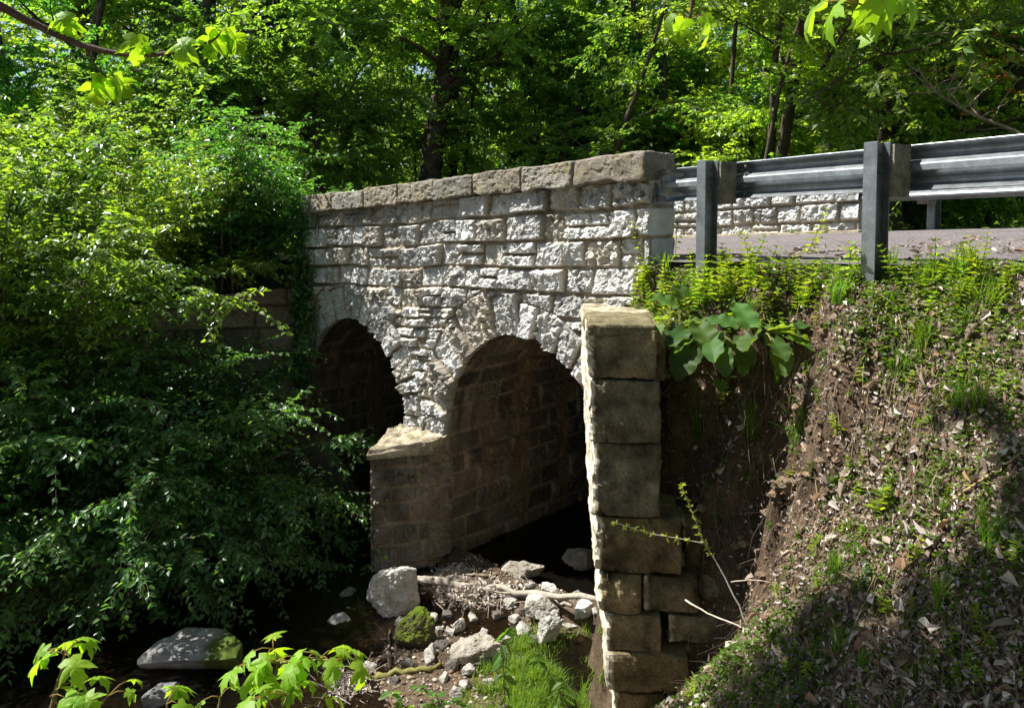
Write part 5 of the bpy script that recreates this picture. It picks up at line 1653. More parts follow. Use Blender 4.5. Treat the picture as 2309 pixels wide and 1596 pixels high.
# lawn-like patch of fine grass beside the wing wall
g = np.random.default_rng(90)
mb = MB()
for i in range(330):
    px, py = g.normal(1225, 62), g.normal(1550, 50)
    if px > 1372 or py < 1425: continue
    P = gp(px, min(py, 1690))
    V, Q, c = grass_blades(g, 26, .07, g.uniform(.10, .24), .8, .006)
    mb.add(V + P, Q, c)
tag(mb.build('grass_patch', M['leaf_weed']), 'fresh green grass growing on the gravel beside the wing wall', 'grass', kind='stuff')
# rough cover on the forest verge beyond the road, and leafy cover on the left shore
cover('verge_cover', 'low green growth along the far road verge', 5000, (3.5, 11, 7, 14), 12, lambda x, y, z, N: (uvd(np.stack([x, y, z], -1))[2] < -5.1) * 1.0, .07, ((.07, .13, .02), (.04, .09, .015)), h=.25)
# ------------------------------------------------------------------ weeds, burdock, grass tufts on the bank
WEED_T = ((.17, .25, .022), (.10, .18, .018))
def weed_mesh(seed, h=.35, nl=7, ll=.075, lw=.026, per=3, branch=0, tint=WEED_T, serr=False):
    g = np.random.default_rng(seed)
    st = bent((0, 0, -.02), (g.normal() * .15, g.normal() * .15, 1), h, 8, g, 0, .06)
    V, F = tube(st, np.linspace(.0035, .0014, 8), 5, True)
    stem = MB().add(V, F, (.12, .14, .03))
    P, D, L = [], [], []
    for k in range(nl):
        f = (k + 1) / nl
        x = f * 7; j = min(int(x), 6)
        p = st[j] + (st[j + 1] - st[j]) * (x - j)
        a0 = g.uniform(0, 6.28)
        for m in range(per):
            a = a0 + m * 2 * math.pi / per + g.normal() * .2
            up = .25 + .7 * f ** 2
            P.append(p); D.append((math.cos(a), math.sin(a), up + g.normal() * .15)); L.append(ll * (1.05 - .55 * f ** 3) * g.uniform(.75, 1.15) * (.6 + .4 * min(1, k / 2 + .4)))
    P, D, L = np.array(P), np.array(D), np.array(L)
    V, F, p6 = leaf_quads(P, D, UP + g.normal(size=P.shape) * .25, L, L * lw / ll, .3, .3)
    m = g.random((len(P), 1)); c = np.array(tint[0]) * m + np.array(tint[1]) * (1 - m)
    return mesh_np('leaves', V, [F], M['leaf_weed'], np.repeat(c, p6, 0)), stem.mesh('stem', M['leaf_weed'], True)
WEEDS = [weed_mesh(1, .34, 8, .085, .026, 4), weed_mesh(2, .26, 7, .075, .03, 3), weed_mesh(3, .42, 9, .08, .022, 4), weed_mesh(4, .20, 6, .065, .032, 3), weed_mesh(5, .30, 7, .10, .028, 3), weed_mesh(6, .16, 5, .075, .038, 4)]
g9 = np.random.default_rng(95)
def weed(px, py, k, sc, label, group=None, cat='weed'):
    P = gp(px, py)
    return plant_thing('weed', label, cat, WEEDS[k], tuple(P), g9.uniform(0, 6.28), sc, group, ('leaves', 'stem'), (g9.normal() * .12, g9.normal() * .12))
for i in range(120):                     # thick along the verge
    px = g9.uniform(1385, 2309) if i % 3 else g9.uniform(1385, 1720); py = 622 + abs(g9.normal()) * 55 + (20 if px < 1560 else 0)
    if py > 800: continue
    weed(px, py, int(g9.integers(0, 6)), g9.uniform(.6, 1.2) * (1 if px < 1750 else .72), 'one of the bright leafy weeds crowding the top of the bank below the rail', 'weeds along the road verge')
for i in range(40):
    weed(g9.uniform(1440, 1850), g9.uniform(670, 800), int(g9.integers(0, 6)), g9.uniform(.6, 1.15), 'one of the bright leafy weeds crowding the top of the bank below the rail', 'weeds along the road verge')
for i in range(58):                     # thinner down the bank
    py = g9.uniform(760, 1596); px = g9.uniform(max(1640, 1850 - (py - 760) * .05 if py < 1300 else 1760 - (py - 1300) * .5), 2309)
    weed(px, py, int(g9.choice([1, 3, 5])), g9.uniform(.4, .75), 'one of the small scattered weeds growing out of the leaf litter', 'small weeds on the litter bank')
weed(1985, 1170, 5, 1.25, 'leafy mint-like weed standing alone in the middle of the bank')
weed(1995, 1150, 0, .7, 'thin shoot close behind the lone mint-like weed')
weed(1805, 585, 2, 1.25, 'tall pale weed between the two rail posts')
weed(1910, 640, 1, 1.15, 'bushy weed at the left foot of the second rail post')
weed(2125, 690, 2, 1.2, 'tall thin weed right of the second rail post')
weed(1690, 640, 4, 1.0, 'spiky weed right of the first rail post')
weed(1630, 905, 5, 1.3, 'dim wide-leaved weed in the shaded gully under the burdock')
weed(1640, 935, 3, 1.2, 'small shaded plant lower in the gully under the burdock')
weed(1780, 1080, 5, .8, 'little plant on the lip of the eroded bank')
weed(1830, 1255, 5, .9, 'sunlit clump of small leaves on the bank edge above the dandelions')
weed(2050, 1290, 1, .9, 'bright seedling at the edge of the dappled shade')
weed(1560, 1590, 3, 1.0, 'round-leaved plant at the lower end of the bank edge')

# tall young stems standing in front of the parapet end
def tall_stem(label, pxs, seed, ll=.055, n=11):
    g = np.random.default_rng(seed)
    A = np.array([gp(*pxs[0])] + [pt(a, b, gp(*pxs[0])[1]) for a, b in pxs[1:]])
    c0 = A[0].copy(); A = A - c0
    t = np.linspace(0, len(A) - 1, 10); j = np.minimum(t.astype(int), len(A) - 2)
    q = A[j] + (A[j + 1] - A[j]) * (t - j)[:, None]
    root = empty('tall_stem', tuple(c0)); tag(root, label, 'weed')
    V, F = tube(q, np.linspace(.004, .0015, 10), 5); obj('stem', MB().add(V, F, (.14, .07, .04)).mesh('stem', M['leaf_weed'], True), root)
    x = np.linspace(2.0, 8.9, n); jj = x.astype(int)
    P = np.repeat(q[jj] + (q[jj + 1] - q[jj]) * (x - jj)[:, None], 2, 0)
    a = np.repeat(np.arange(n) * 1.57 + g.uniform(0, 3), 2) + np.tile([0, math.pi], n) + g.normal(size=2 * n) * .4
    D = np.stack([np.cos(a), np.sin(a), .1 + 0 * a], -1)
    L = ll * g.uniform(.6, 1.2, 2 * n)
    V, F, p = leaf_quads(P, D, UP + g.normal(size=P.shape) * .3, L, L * .6, .3, .25)
    obj('leaves', mesh_np('leaves', V, [F], M['leaf_weed'], np.tile([.15, .22, .02], (len(V), 1))), root)
tall_stem('slender young stem with pairs of pale leaves in front of the parapet end', [(1462, 640), (1450, 600), (1440, 550), (1428, 498)], 1)
tall_stem('reddish stem with sparse leaves between the parapet and the first post', [(1520, 612), (1524, 560), (1526, 520), (1530, 482)], 2, .06, 8)
tall_stem('reddish stem with leaves brushing the first rail post', [(1562, 618), (1578, 570), (1590, 520), (1602, 480)], 3, .055, 8)

# burdock
def big_leaf(L, Wd, seed, wave=.16, droop=.5):
    g = np.random.default_rng(seed)
    n, m = 15, 11
    t = np.linspace(0, 1, n)[:, None]; s = np.linspace(-1, 1, m)[None, :]
    half = Wd / 2 * (np.clip(1 - np.abs(2 * np.clip(t, 0, 1) ** .72 - .86) ** 2.4 / (1.14 ** 2.4), 0, 1) ** .6 * sstep(-.15, .12, t)) * (1 + .06 * np.sin(t * 31 + s * 2) * np.abs(s))
    x = s * half
    y = t * L - .10 * L * (np.abs(s) ** 2) * (1 - t) ** 3
    z = -droop * L * t ** 2 * .6 + .18 * Wd * np.abs(s) * (1 - .5 * t) + wave * Wd * np.abs(s) ** 1.5 * np.sin(t * 17 + np.sign(s) * 1.3 + g.uniform(0, 6)) * .8
    z = z + .02 * Wd * np.cos(t * 40 - np.abs(s) * 5) * (1 - np.abs(s))
    return np.stack(np.broadcast_arrays(x, y, z), -1).reshape(-1, 3), grid_faces(n, m)
def rotm(az, el, roll=0.):
    return np.array(Euler((el, roll, az)).to_matrix())
def burdock(label, px, py, leaves, seed):
    P = gp(px, py)
    root = empty('burdock', tuple(P)); tag(root, label, 'plant')
    g = np.random.default_rng(seed)
    for i, (ax, ay, Yo, L, az, el) in enumerate(leaves):
        base = pt(ax, ay, P[1] + Yo) - P
        L = L * 1.0
        V, Q = big_leaf(L, L * g.uniform(.72, .85), seed + i, .10)
        V = V @ rotm(az, el, g.normal() * .25).T + base
        c = np.array([.066, .125, .026]) * g.uniform(.7, 1.2)
        V = V * 1.0
        obj('leaf', mesh_np('leaf', V, [Q], M['leaf_weed'], np.tile(c, (len(V), 1)), True), root)
        st = np.array([np.zeros(3), base * .5 + UP * .05, base + V[11 * 1 + 5] * 0])
        tt = np.linspace(0, 2, 6); jj = np.minimum(tt.astype(int), 1)
        q = st[jj] + (st[jj + 1] - st[jj]) * (tt - jj)[:, None]
        Vt, F = tube(q, np.linspace(.009, .005, 6), 6)
        obj('leaf_stalk', MB().add(Vt, F, (.16, .19, .06)).mesh('leaf_stalk', M['leaf_weed'], True), root)
burdock('big burdock with broad wavy leaves beside the top of the wing wall', 1600, 765,
        [(1545, 745, -.15, .26, 2.4, -.1), (1600, 760, -.25, .28, 2.9, -.25), (1560, 790, -.35, .26, 2.6, -.7), (1650, 770, -.3, .24, 3.6, -.4), (1640, 720, .0, .24, -.5, .9), (1590, 715, .05, .27, .7, .7), (1545, 700, .1, .28, .3, 1.0),
         (1670, 800, -.35, .18, 3.3, -.6), (1600, 730, -.1, .22, 1.7, .2), (1560, 770, -.3, .22, 1.8, -.3), (1500, 720, -.05, .2, 2.0, .2), (1520, 690, .1, .22, 1.4, .6), (1480, 735, -.2, .2, 2.6, -.4), (1620, 690, .1, .2, -.9, .8), (1575, 735, -.2, .24, 3.3, -.5), (1630, 790, -.4, .2, 2.7, -.9)], 200)
burdock('second burdock with an upright leaf, right of the largest broad-leaved clump', 1720, 760,
        [(1690, 740, -.1, .27, .2, .9), (1730, 745, -.15, .27, -1.0, .15), (1760, 750, -.2, .26, -1.5, -.05), (1700, 760, -.3, .24, 2.5, .0), (1780, 765, -.3, .22, -2.0, -.2), (1740, 770, -.35, .22, 3.3, -.2), (1660, 735, -.05, .22, 1.2, .4), (1800, 740, -.15, .2, -1.2, .3), (1760, 790, -.4, .2, 2.9, -.6), (1710, 720, .05, .24, -.4, .9)], 230)
burdock('small burdock seedling with round leaves in the shaded gully', 1640, 880, [(1625, 860, -.1, .12, 2.9, -.2), (1650, 850, -.1, .11, -1.6, .1), (1640, 840, 0, .12, .3, .5)], 260)

# grass tufts
def tuft_mesh(seed, n=60, spread=.05, h=.3, bend=.6, w=.006):
    g = np.random.default_rng(seed)
    V, Q, c = grass_blades(g, n, spread, h, bend, w)
    return mesh_np('grass_tuft', V, [Q], M['leaf_weed'], c)
TUFTS = [tuft_mesh(1, 60, .05, .34, .5), tuft_mesh(2, 45, .06, .22, .9), tuft_mesh(3, 80, .07, .30, .7), tuft_mesh(4, 26, .03, .26, .6, .008)]
def tuft(px, py, k, sc, label, group=None):
    o = obj('grass_tuft', TUFTS[k], None, tuple(gp(px, py))); o.scale = (sc,) * 3; o.rotation_euler = (0, 0, g9.uniform(0, 6))
    tag(o, label, 'grass', group)
tuft(1815, 980, 2, 1.1, 'tall sunlit grass tuft on the lip of the bank above the gully')
tuft(1800, 1000, 1, 1.0, 'drooping grass tuft at the very lip of the eroded bank')
tuft(1690, 985, 0, 1.2, 'shaded wispy grass tuft hanging in the gully, nearer the bank')
tuft(1570, 990, 0, 1.3, 'shaded wispy grass tuft in the gully, close to the wing wall')
tuft(2080, 800, 0, .9, 'fine grass tuft in the middle of the upper bank')
tuft(2200, 930, 2, .9, 'grass tuft near the right edge halfway up the bank')
tuft(2230, 690, 1, 1.2, 'grass tuft in the weeds at the upper right of the bank')
tuft(1890, 1480, 3, 1.1, 'thin pale grass tuft beside the purple flowers')
tuft(2230, 1250, 0, .9, 'grass tuft in the dappled shade near the right edge')
tuft(1500, 620, 3, 1.3, 'grass blades at the foot of the parapet end')
tuft(1425, 655, 1, 1.2, 'grass tuft where the bank meets the bridge wall')
for i in range(26):
    py = g9.uniform(640, 1560); px = g9.uniform(1700 if py < 900 else 1840, 2309)
    tuft(px, py, int(g9.integers(0, 4)), g9.uniform(.4, .8), 'one of the small grass tufts scattered over the bank', 'small grass tufts on the bank')
for i in range(26):
    tuft(g9.uniform(1400, 2309), g9.uniform(615, 700), int(g9.integers(0, 4)), g9.uniform(.5, 1.0), 'one of the grass tufts mixed into the weeds along the top of the bank', 'grass tufts along the road verge')
# dry weeds at the road edge of the far kerb
for i, u in enumerate([-.0, .5, 1.3, 1.9]):
    o = obj('grass_tuft', TUFTS[1], None, tuple(W(u + .2, -.50, FAR_D + .32))); o.scale = (.6,) * 3
    tag(o, 'one of the small dry tufts growing along the far kerb', 'grass', 'tufts along the far kerb')
# the tuft and seed heads on the pier cap
cap = W(3.62, V_SPR - .02, .16)
o = obj('grass_tuft', TUFTS[1], None, tuple(cap)); o.scale = (.45,) * 3; tag(o, 'tiny yellow green grass tuft on top of the pier', 'grass')

# dandelions
def dandelion(label, top, foot, seed, Y):
    T, Fp = pt(*top, Y), gp(*foot)
    root = empty('dandelion', tuple(Fp)); tag(root, label, 'dandelion')
    mid = (T + Fp) / 2 + np.array([.02, 0, .02])
    q = np.array([Fp, (Fp + mid) / 2, mid, (mid + T) / 2, T]) - Fp
    V, F = tube(q, .0022, 5); obj('stalk', MB().add(V, F, (.20, .16, .07)).mesh('stalk', M['leaf_weed'], True), root)
    g = np.random.default_rng(seed)
    n = 150
    d = nrm(g.normal(size=(n, 3))); c = T - Fp
    V, Q = twig_tubes(c + d * .003, c + d * .012, c + d * .02, .0006)
    mb = MB().add(V, Q, (.75, .74, .70))
    V, F, p = leaf_quads(c + d * .019, g.normal(size=(n, 3)), d, .009, .008, 0, .2, False); mb.add(V, F, (.8, .8, .77))
    obj('seed_head', mb.mesh('seed_head', M['litter']), root)
dandelion('white dandelion clock standing highest on the bank edge', (1870, 1310), (1892, 1425), 1, 4.25)
dandelion('half blown dandelion clock just below the highest one', (1868, 1376), (1882, 1450), 2, 4.1)
dandelion('dandelion clock leaning left over the gully edge', (1808, 1358), (1885, 1440), 3, 4.2)
# ground ivy: patches of violet flowers
def violet(label, px, py, n, seed, spread=.1):
    P = gp(px, py); g = np.random.default_rng(seed)
    root = empty('ground_ivy', tuple(P)); tag(root, label, 'flowers')
    xy = g.normal(size=(n, 2)) * spread
    z = ground_z(P[0] + xy[:, 0], P[1] + xy[:, 1]) - P[2]
    h = g.uniform(.04, .13, n)
    A = np.stack([xy[:, 0], xy[:, 1], z], -1); B = A + UP * h[:, None] + g.normal(size=(n, 3)) * .015
    V, Q = twig_tubes(A, (A + B) / 2, B, .0015); mb = MB().add(V, Q, (.09, .11, .03))
    for t in (.2, .4, .6, .8, 1.):
        C = A + (B - A) * t
        for s in range(2):
            V, F, p = leaf_quads(C, g.normal(size=(n, 3)) * np.array([1, 1, .3]), UP + g.normal(size=(n, 3)) * .4, .026, .024, .2, .2); mb.add(V, F, (.055, .10, .02))
    obj('leaves', mb.mesh('leaves', M['leaf_weed']), root)
    mb = MB()
    for t in (.5, .65, .8, .95):
        C = A + (B - A) * t + g.normal(size=(n, 3)) * .008
        V, F, p = leaf_quads(C, g.normal(size=(n, 3)), UP + g.normal(size=(n, 3)), .012, .009, .3, .3, False); mb.add(V, F, (.22, .14, .52))
    obj('blossoms', mb.mesh('blossoms', M['leaf_weed']), root)
violet('shaded patch of violet ground ivy on the slope under the dandelions', 1790, 1505, 60, 1, .13)
violet('small violet flower spike in the sun right of the dandelions', 1938, 1352, 10, 2, .03)
violet('violet flowers at the very bottom of the bank edge', 1795, 1590, 14, 3, .05)

# forked twig with opening leaves beside the wing wall
def forked_twig():
    Y = 4.45
    A = [pt(*p) for p in [(1702, 1445, 4.35), (1668, 1370, 4.4), (1640, 1312, 4.45), (1612, 1262, 4.48), (1590, 1226, 4.5), (1572, 1180, 4.5), (1555, 1140, 4.5), (1538, 1096, 4.5)]]
    B = [pt(*p) for p in [(1590, 1226, 4.5), (1545, 1216, 4.48), (1480, 1205, 4.45), (1430, 1192, 4.42), (1380, 1176, 4.4)]]
    c0 = A[0].copy()
    root = empty('twig', tuple(c0)); tag(root, 'pale forked twig with tiny opening leaves standing in front of the wing wall', 'sapling')
    g = np.random.default_rng(3)
    lv = MB()
    for i, L_ in enumerate((A, B)):
        q = np.array(L_) - c0
        n = 20; t = np.linspace(0, len(q) - 1, n); j = np.minimum(t.astype(int), len(q) - 2)
        p = q[j] + (q[j + 1] - q[j]) * (t - j)[:, None] + g.normal(size=(n, 3)) * .002
        V, F = tube(p, np.linspace(.0065 - .002 * i, .002, n), 6)
        obj('stem', MB().add(V, F, (.40, .36, .30)).mesh('stem', M['dead'], True), root)
        s0 = 9 if i == 0 else 4
        for k in range(s0, n, 1 if i == 0 else 2):
            m = 7 if k < n - 2 else 10
            P = np.tile(p[k], (m, 1))
            D = g.normal(size=(m, 3)) * np.array([1, .6, .6]) + (p[min(k + 1, n - 1)] - p[k - 1]) * 8
            V, F, _ = leaf_quads(P, D, UP + g.normal(size=(m, 3)) * .5, g.uniform(.018, .042, m), g.uniform(.008, .015, m), .3, .3)
            lv.add(V, F, (.20, .26, .04))
    obj('leaves', lv.mesh('leaves', M['leaf_weed']), root)
forked_twig()

# dark leafy shoots at the bottom centre
def shoot(label, pts, Y, seed, ll=.085, n=11, droopy=.35, tint=(.055, .115, .022)):
    A = np.array([pt(a, b, Y + k * 0) for k, (a, b) in enumerate(pts)])
    c0 = A[0].copy(); A = A - c0
    g = np.random.default_rng(seed)
    t = np.linspace(0, len(A) - 1, 14); j = np.minimum(t.astype(int), len(A) - 2)
    q = A[j] + (A[j + 1] - A[j]) * (t - j)[:, None] + g.normal(size=(14, 3)) * .004
    root = empty('leafy_shoot', tuple(c0)); tag(root, label, 'shrub shoot')
    V, F = tube(q, np.linspace(.006, .002, 14), 6); obj('stem', MB().add(V, F, (.16, .14, .10)).mesh('stem', M['dead'], True), root)
    x = np.linspace(2, 12.9, n); jj = x.astype(int)
    P = np.repeat(q[jj] + (q[jj + 1] - q[jj]) * (x - jj)[:, None], 2, 0)
    a = np.repeat(np.arange(n) * .6 + g.uniform(0, 3), 2) + np.tile([0, math.pi], n) + g.normal(size=2 * n) * .3
    D = np.stack([np.cos(a), np.sin(a) * .6, -droopy + g.normal(size=2 * n) * .25], -1)
    L = ll * g.uniform(.65, 1.25, 2 * n)
    V, F, p = leaf_quads(P, D, UP * .7 + g.normal(size=P.shape) * .45, L, L * .48, .25, .2)
    obj('leaves', mesh_np('leaves', V, [F], M['leaf_shrub'], np.tile(tint, (len(V), 1))), root)
shoot('tall dark shoot with drooping oval leaves in front of the grass patch', [(1140, 1650), (1138, 1560), (1135, 1490), (1130, 1440), (1150, 1412)], 5.2, 1, .10, 12, .5)
shoot('leaning dark shoot with drooping leaves near the foot of the wing wall', [(1300, 1640), (1265, 1560), (1225, 1500), (1205, 1480)], 5.2, 2, .10, 8, .6)
shoot('second drooping shoot right of the tall one, lowest at the bottom edge', [(1262, 1680), (1258, 1600), (1262, 1560), (1270, 1540)], 5.0, 3, .10, 7, .6)
shoot('fresh green leafy shoot at the bottom edge left of the grass', [(1010, 1660), (1000, 1600), (980, 1560), (940, 1548)], 5.0, 4, .07, 10, .1, (.08, .16, .03))
shoot('low arching leafy shoot along the bottom edge', [(1080, 1640), (1050, 1590), (1010, 1575), (960, 1590)], 5.0, 5, .065, 10, .1, (.08, .16, .03))
shoot('leafy shoot at the bottom edge nearest the twig heap', [(930, 1660), (915, 1600), (895, 1570), (880, 1562)], 5.0, 6, .075, 8, .1, (.08, .16, .03))
# ------------------------------------------------------------------ young maples in the foreground
HALF = [(0, 0), (.16, -.09), (.44, -.02), (.37, .10), (.27, .19), (.40, .24), (.50, .30), (.70, .56), (.54, .53), (.42, .56), (.22, .47), (.24, .64), (.33, .80), (.20, .79), (.11, .90), (0, 1.12)]
def maple_leaf(size, seed, droop=1.0, fold=.35, wave=.06):
    g = np.random.default_rng(seed)
    out = np.array(HALF + [(-x, y) for x, y in HALF[-2:0:-1]])
    out = out + g.normal(size=out.shape) * .012
    n = len(out); c = np.array([0, .36])
    rings = [c + (out - c) * f for f in (.34, .68, 1.0)]
    V2 = np.vstack([c[None]] + rings)
    k = np.arange(n); k2 = (k + 1) % n
    T = np.stack([np.zeros(n, int), 1 + k, 1 + k2], 1)
    Q = np.vstack([np.stack([1 + a * n + k, 1 + (a + 1) * n + k, 1 + (a + 1) * n + k2, 1 + a * n + k2], 1) for a in (0, 1)])
    x, y = V2[:, 0], V2[:, 1]
    th = droop * y * .9
    # lobes fold along their own veins and the blade hangs
    lob = np.abs(np.sin(np.arctan2(x, y - .05) * 2.2)) * np.hypot(x, y) * wave * 1.4
    zz = -fold * np.abs(x) ** 1.3 + lob
    r = 1 / max(droop * .9, .05)
    V = np.stack([x * (1 - .12 * droop), r * np.sin(th) + zz * np.sin(th) * .0, -r * (1 - np.cos(th)) + zz], -1)
    V[:, 2] += .02 * np.sin(x * 23) * np.cos(y * 19)
    return V * size, [T, Q]
def maple_leaf_obj(parent, base, az, el, size, seed, col, droop=1.0, roll=0.):
    V, F = maple_leaf(size, seed, droop)
    V = V @ rotm(az, el, roll).T + base
    return obj('leaf', mesh_np('leaf', V, F, M['leaf_maple'], np.tile(col, (len(V), 1)), True), parent)
MCOL = np.array([.20, .34, .028])
def maple_cluster(parent, node, k, size, seed, pet=.06, down=.25, col=MCOL, az0=None):
    g = np.random.default_rng(seed)
    for i in range(k):
        az = (az0 if az0 is not None else g.uniform(0, 6.28)) + i * 2 * math.pi / k + g.normal() * .25
        L_ = pet * g.uniform(.6, 1.2)
        d = np.array([-math.sin(az), math.cos(az), .2])
        tip = node + d * L_
        V, F = tube(np.array([node, (node + tip) / 2 + UP * .006, tip]), [.0016, .0013, .001], 5)
        obj('leaf_stalk', MB().add(V, F, (.26, .20, .06)).mesh('leaf_stalk', M['leaf_maple'], True), parent)
        maple_leaf_obj(parent, tip, az, -down + g.normal() * .15, size * g.uniform(.75, 1.15), seed * 31 + i, col * g.uniform(.85, 1.15), g.uniform(1.4, 2.3), g.normal() * .3)
def woody(name, pts, r0, r1, parent, tint=(.20, .14, .09), sides=7):
    pts = np.array(pts)
    n = 14; t = np.linspace(0, len(pts) - 1, n); j = np.minimum(t.astype(int), len(pts) - 2)
    q = pts[j] + (pts[j + 1] - pts[j]) * (t - j)[:, None]
    q[1:-1] = (q[:-2] + 2 * q[1:-1] + q[2:]) / 4
    V, F = tube(q, np.linspace(r0, r1, n), sides, True, .15, 4)
    return obj(name, MB().add(V, F, tint).mesh(name, M['dead'], True), parent)

def sapling(label, stem, nodes, Y, seed, size):
    """stem: pixels from foot up; nodes: (px, py, leaves)"""
    foot = pt(*stem[0], Y)
    gzv = gz1(foot[0], foot[1])
    root = empty('maple_sapling', (foot[0], foot[1], gzv)); tag(root, label, 'sapling')
    o = np.array([foot[0], foot[1], gzv])
    woody('stem', [np.zeros(3)] + [pt(a, b, Y) - o for a, b in stem], .008, .003, root)
    for i, (a, b, k, s) in enumerate(nodes):
        P = pt(a, b, Y + .03 * (i % 3 - 1)) - o
        # short side shoot from the stem
        near = min([pt(c, d, Y) - o for c, d in stem], key=lambda q: np.linalg.norm(q - P))
        if np.linalg.norm(near - P) > .01:
            woody('side_shoot', [near, (near + P) / 2 + UP * .004, P], .0028, .002, root, (.24, .20, .08), 5)
        maple_cluster(root, P, k, s * size, seed * 10 + i, .045)
sapling('small maple sapling with pale hanging leaves at the lower left', [(108, 1640), (125, 1560), (140, 1510), (146, 1478)], [(146, 1476, 5, 1.0), (150, 1468, 3, .8)], 1.75, 3, .072)
sapling('maple sapling cut by the bottom edge under the small one at the lower left', [(120, 1680), (140, 1600)], [(112, 1568, 3, 1.0), (182, 1552, 3, .9)], 1.7, 4, .072)
sapling('thin two-leaved maple seedling leaning right at the bottom left', [(205, 1640), (222, 1590), (242, 1570)], [(244, 1568, 2, .9)], 1.75, 5, .052)
sapling('large maple sapling spreading wide over the bottom centre left', [(590, 1680), (600, 1590), (618, 1530), (628, 1495)], [(622, 1490, 4, 1.1), (572, 1492, 4, 1.0), (668, 1510, 3, 1.0), (722, 1482, 3, 1.05), (778, 1486, 4, 1.05), (616, 1462, 3, .85), (690, 1490, 2, .85), (596, 1515, 2, .9)], 1.8, 6, .068)
sapling('maple sapling at the bottom edge directly under the large spreading one', [(640, 1700), (630, 1620)], [(600, 1572, 3, 1.0), (648, 1568, 3, .9), (705, 1590, 2, .8)], 1.7, 7, .072)
sapling('maple sapling with rounded crown at the bottom edge, centre left', [(380, 1700), (378, 1620)], [(376, 1586, 4, 1.0)], 1.7, 8, .075)
sapling('tiny two-leaved maple seedling at the bottom edge left of the large one', [(480, 1640), (495, 1585)], [(497, 1570, 2, .9)], 1.8, 9, .055)

# ---- the maple whose limbs hang over the creek
mx, my = -1.9, -.9
mz = gz1(mx, my)
maple = empty('maple_tree', (mx, my, mz)); tag(maple, 'young maple overhanging the creek, pale lobed leaves dangling along the top edge', 'tree')
mo = np.array([mx, my, mz])
tb = MB()
g = np.random.default_rng(12)
tr = bent((0, 0, -.3), (.05, .12, 1), 8.5, 14, g, 0, .04)
V, F = tube(tr, np.linspace(.15, .05, 14), 9, True, .15, 1); tb.add(V, F, BARK)
ends = []
lim_targets = [(-4.2, 4.8, 4.4), (-3.6, 4.4, 4.3), (-3.0, 4.3, 4.5), (-2.4, 4.3, 4.4), (-2.0, 4.2, 4.5), (-3.4, 4.1, 4.6), (-2.7, 4.0, 4.3), (-2.1, 3.7, 4.5), (-3.8, 4.4, 4.8), (-2.8, 3.6, 4.6), (-1.6, 3.9, 4.7)]
for i, T in enumerate(lim_targets):
    a = tr[6 + i % 5]; b = np.array(T) - mo
    t = np.linspace(0, 1, 9)[:, None]
    q = a + (b - a) * t + UP * (.7 * np.sin(t * math.pi)) + g.normal(size=(9, 3)) * .05
    V, F = tube(q, np.linspace(.045, .010, 9), 6, False); tb.add(V, F, BARK)
    ends.append(q[6:])
    for s in range(4):
        p = q[int(g.integers(7, 9))]
        bb = bent(p, nrm(b - a) * .5 + g.normal(size=3) * np.array([.8, .8, .3]), g.uniform(.4, .9), 5, g, .03, .15)
        V, F = tube(bb, np.linspace(.014, .005, 5), 4, False); tb.add(V, F, BARK); ends.append(bb)
obj('trunk', tb.mesh('trunk', M['bark'], True), maple)
P0, D = [], []
for e in ends:
    n = 18
    x = g.uniform(0, len(e) - 1.001, n); j = x.astype(int)
    P0.append(e[j] + (e[j + 1] - e[j]) * (x - j)[:, None]); D.append(nrm(e[j + 1] - e[j]) * .5 + g.normal(size=(n, 3)) * np.array([.7, .7, .3]))
P0 = np.concatenate(P0); D = np.concatenate(D)
V, F, c, tw = sprays(P0, D, g.uniform(.2, .5, len(P0)), 3, .10, .095, g, .5, True, .4, tint_fn=tints(MCOL, MCOL * .8, seed=3))
obj('crown', mesh_np('crown', V, [F], M['leaf_maple'], c), maple)
# top-left hanging branch
Yb = 2.3
def mp(px, py, Y=Yb): return pt(px, py, Y) - mo
br = [mp(-120, -60, 2.1), mp(0, 18, 2.2), mp(110, 72), mp(195, 110), mp(275, 125), mp(350, 128), mp(430, 112), mp(480, 92)]
woody('branch', [tr[7], mp(-400, -500, 1.6)] + br, .018, .0035, maple, (.12, .085, .07), 8)
for pts_, lv, s in [([mp(100, 70), mp(130, 62), mp(152, 40)], 4, .085), ([mp(262, 124), mp(290, 110), mp(305, 88)], 4, .105), ([mp(195, 112), mp(215, 150), mp(240, 175)], 5, .105), ([mp(410, 118), mp(425, 110), mp(432, 96)], 4, .095), ([mp(470, 98), mp(490, 85), mp(498, 72)], 5, .105)]:
    tg = woody('twig', pts_, .0045, .0025, maple, (.14, .10, .07), 6)
    maple_cluster(maple, pts_[-1], lv, s, int(s * 1000) + lv, .03, .9)
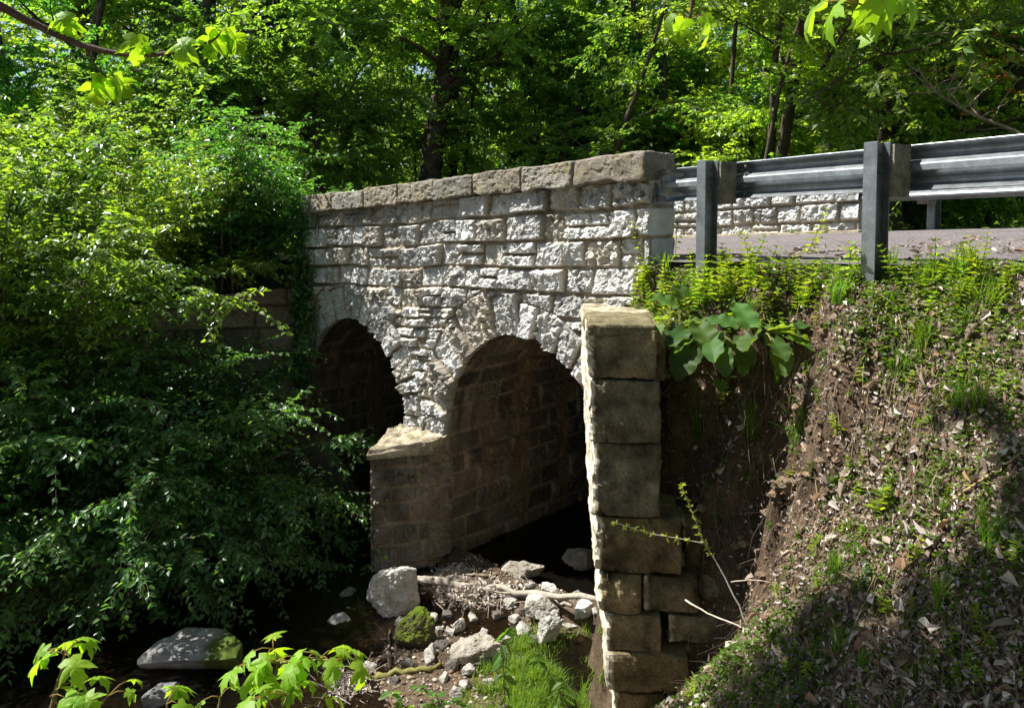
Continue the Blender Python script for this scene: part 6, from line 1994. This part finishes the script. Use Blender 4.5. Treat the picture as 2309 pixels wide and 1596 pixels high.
# top-right hanging sprays
woody('branch', [tr[8], mp(900, -900, 2.0), mp(1500, -300, 2.0), mp(1572, -60, 2.0), mp(1562, 0, 2.0), mp(1556, 40, 2.0)], .02, .003, maple, (.14, .10, .06), 7)
maple_cluster(maple, mp(1556, 42, 2.0), 4, .10, 71, .05, .9)
woody('branch', [tr[8], mp(1200, -1000, 1.6), mp(1800, -300, 1.6), mp(1955, -60, 1.6), mp(1958, 0, 1.6), mp(1952, 38, 1.6)], .02, .003, maple, (.14, .10, .06), 7)
maple_cluster(maple, mp(1945, 12, 1.6), 5, .105, 72, .075, .6)
maple_cluster(maple, mp(1985, -5, 1.6), 3, .095, 73, .05, .7)
# ------------------------------------------------------------------ camera, sun, sky
cam = bpy.data.cameras.new('camera')
cam.sensor_fit = 'HORIZONTAL'; cam.sensor_width = 36.0
cam.lens = FPX / 2309 * 36
cam.shift_y = -(798 - PPY) / 2309
cam.clip_end = 2000
co = bpy.data.objects.new('camera', cam); COL.objects.link(co)
co.rotation_euler = (math.pi / 2 - PITCH, 0, 0)
scene.camera = co

SUN_AZ, SUN_EL = R(11), R(55)
S = Vector((-math.cos(SUN_AZ) * math.cos(SUN_EL), math.sin(SUN_AZ) * math.cos(SUN_EL), math.sin(SUN_EL)))
sl = bpy.data.lights.new('sun', 'SUN'); sl.energy = 5.0; sl.angle = R(.53); sl.color = (1, .975, .93)
so = bpy.data.objects.new('sun', sl); COL.objects.link(so)
so.rotation_euler = S.to_track_quat('Z', 'Y').to_euler()
world = bpy.data.worlds.new('World'); scene.world = world; world.use_nodes = True
wn = world.node_tree.nodes; wl = world.node_tree.links
bg = wn['Background'] if 'Background' in wn else wn.new('ShaderNodeBackground')
sky = wn.new('ShaderNodeTexSky'); sky.sky_type = 'NISHITA'; sky.sun_disc = False
sky.sun_elevation = SUN_EL; sky.sun_rotation = math.atan2(S.x, S.y)
wl.new(sky.outputs[0], bg.inputs[0]); bg.inputs[1].default_value = .058
scene.view_settings.view_transform = 'Standard'; scene.view_settings.look = 'None'
scene.view_settings.exposure = 1.4; scene.view_settings.gamma = 1.0
scene.cycles.max_bounces = 6; scene.cycles.diffuse_bounces = 3; scene.cycles.glossy_bounces = 2; scene.cycles.transmission_bounces = 4; scene.cycles.transparent_max_bounces = 6
scene.cycles.use_denoising = True
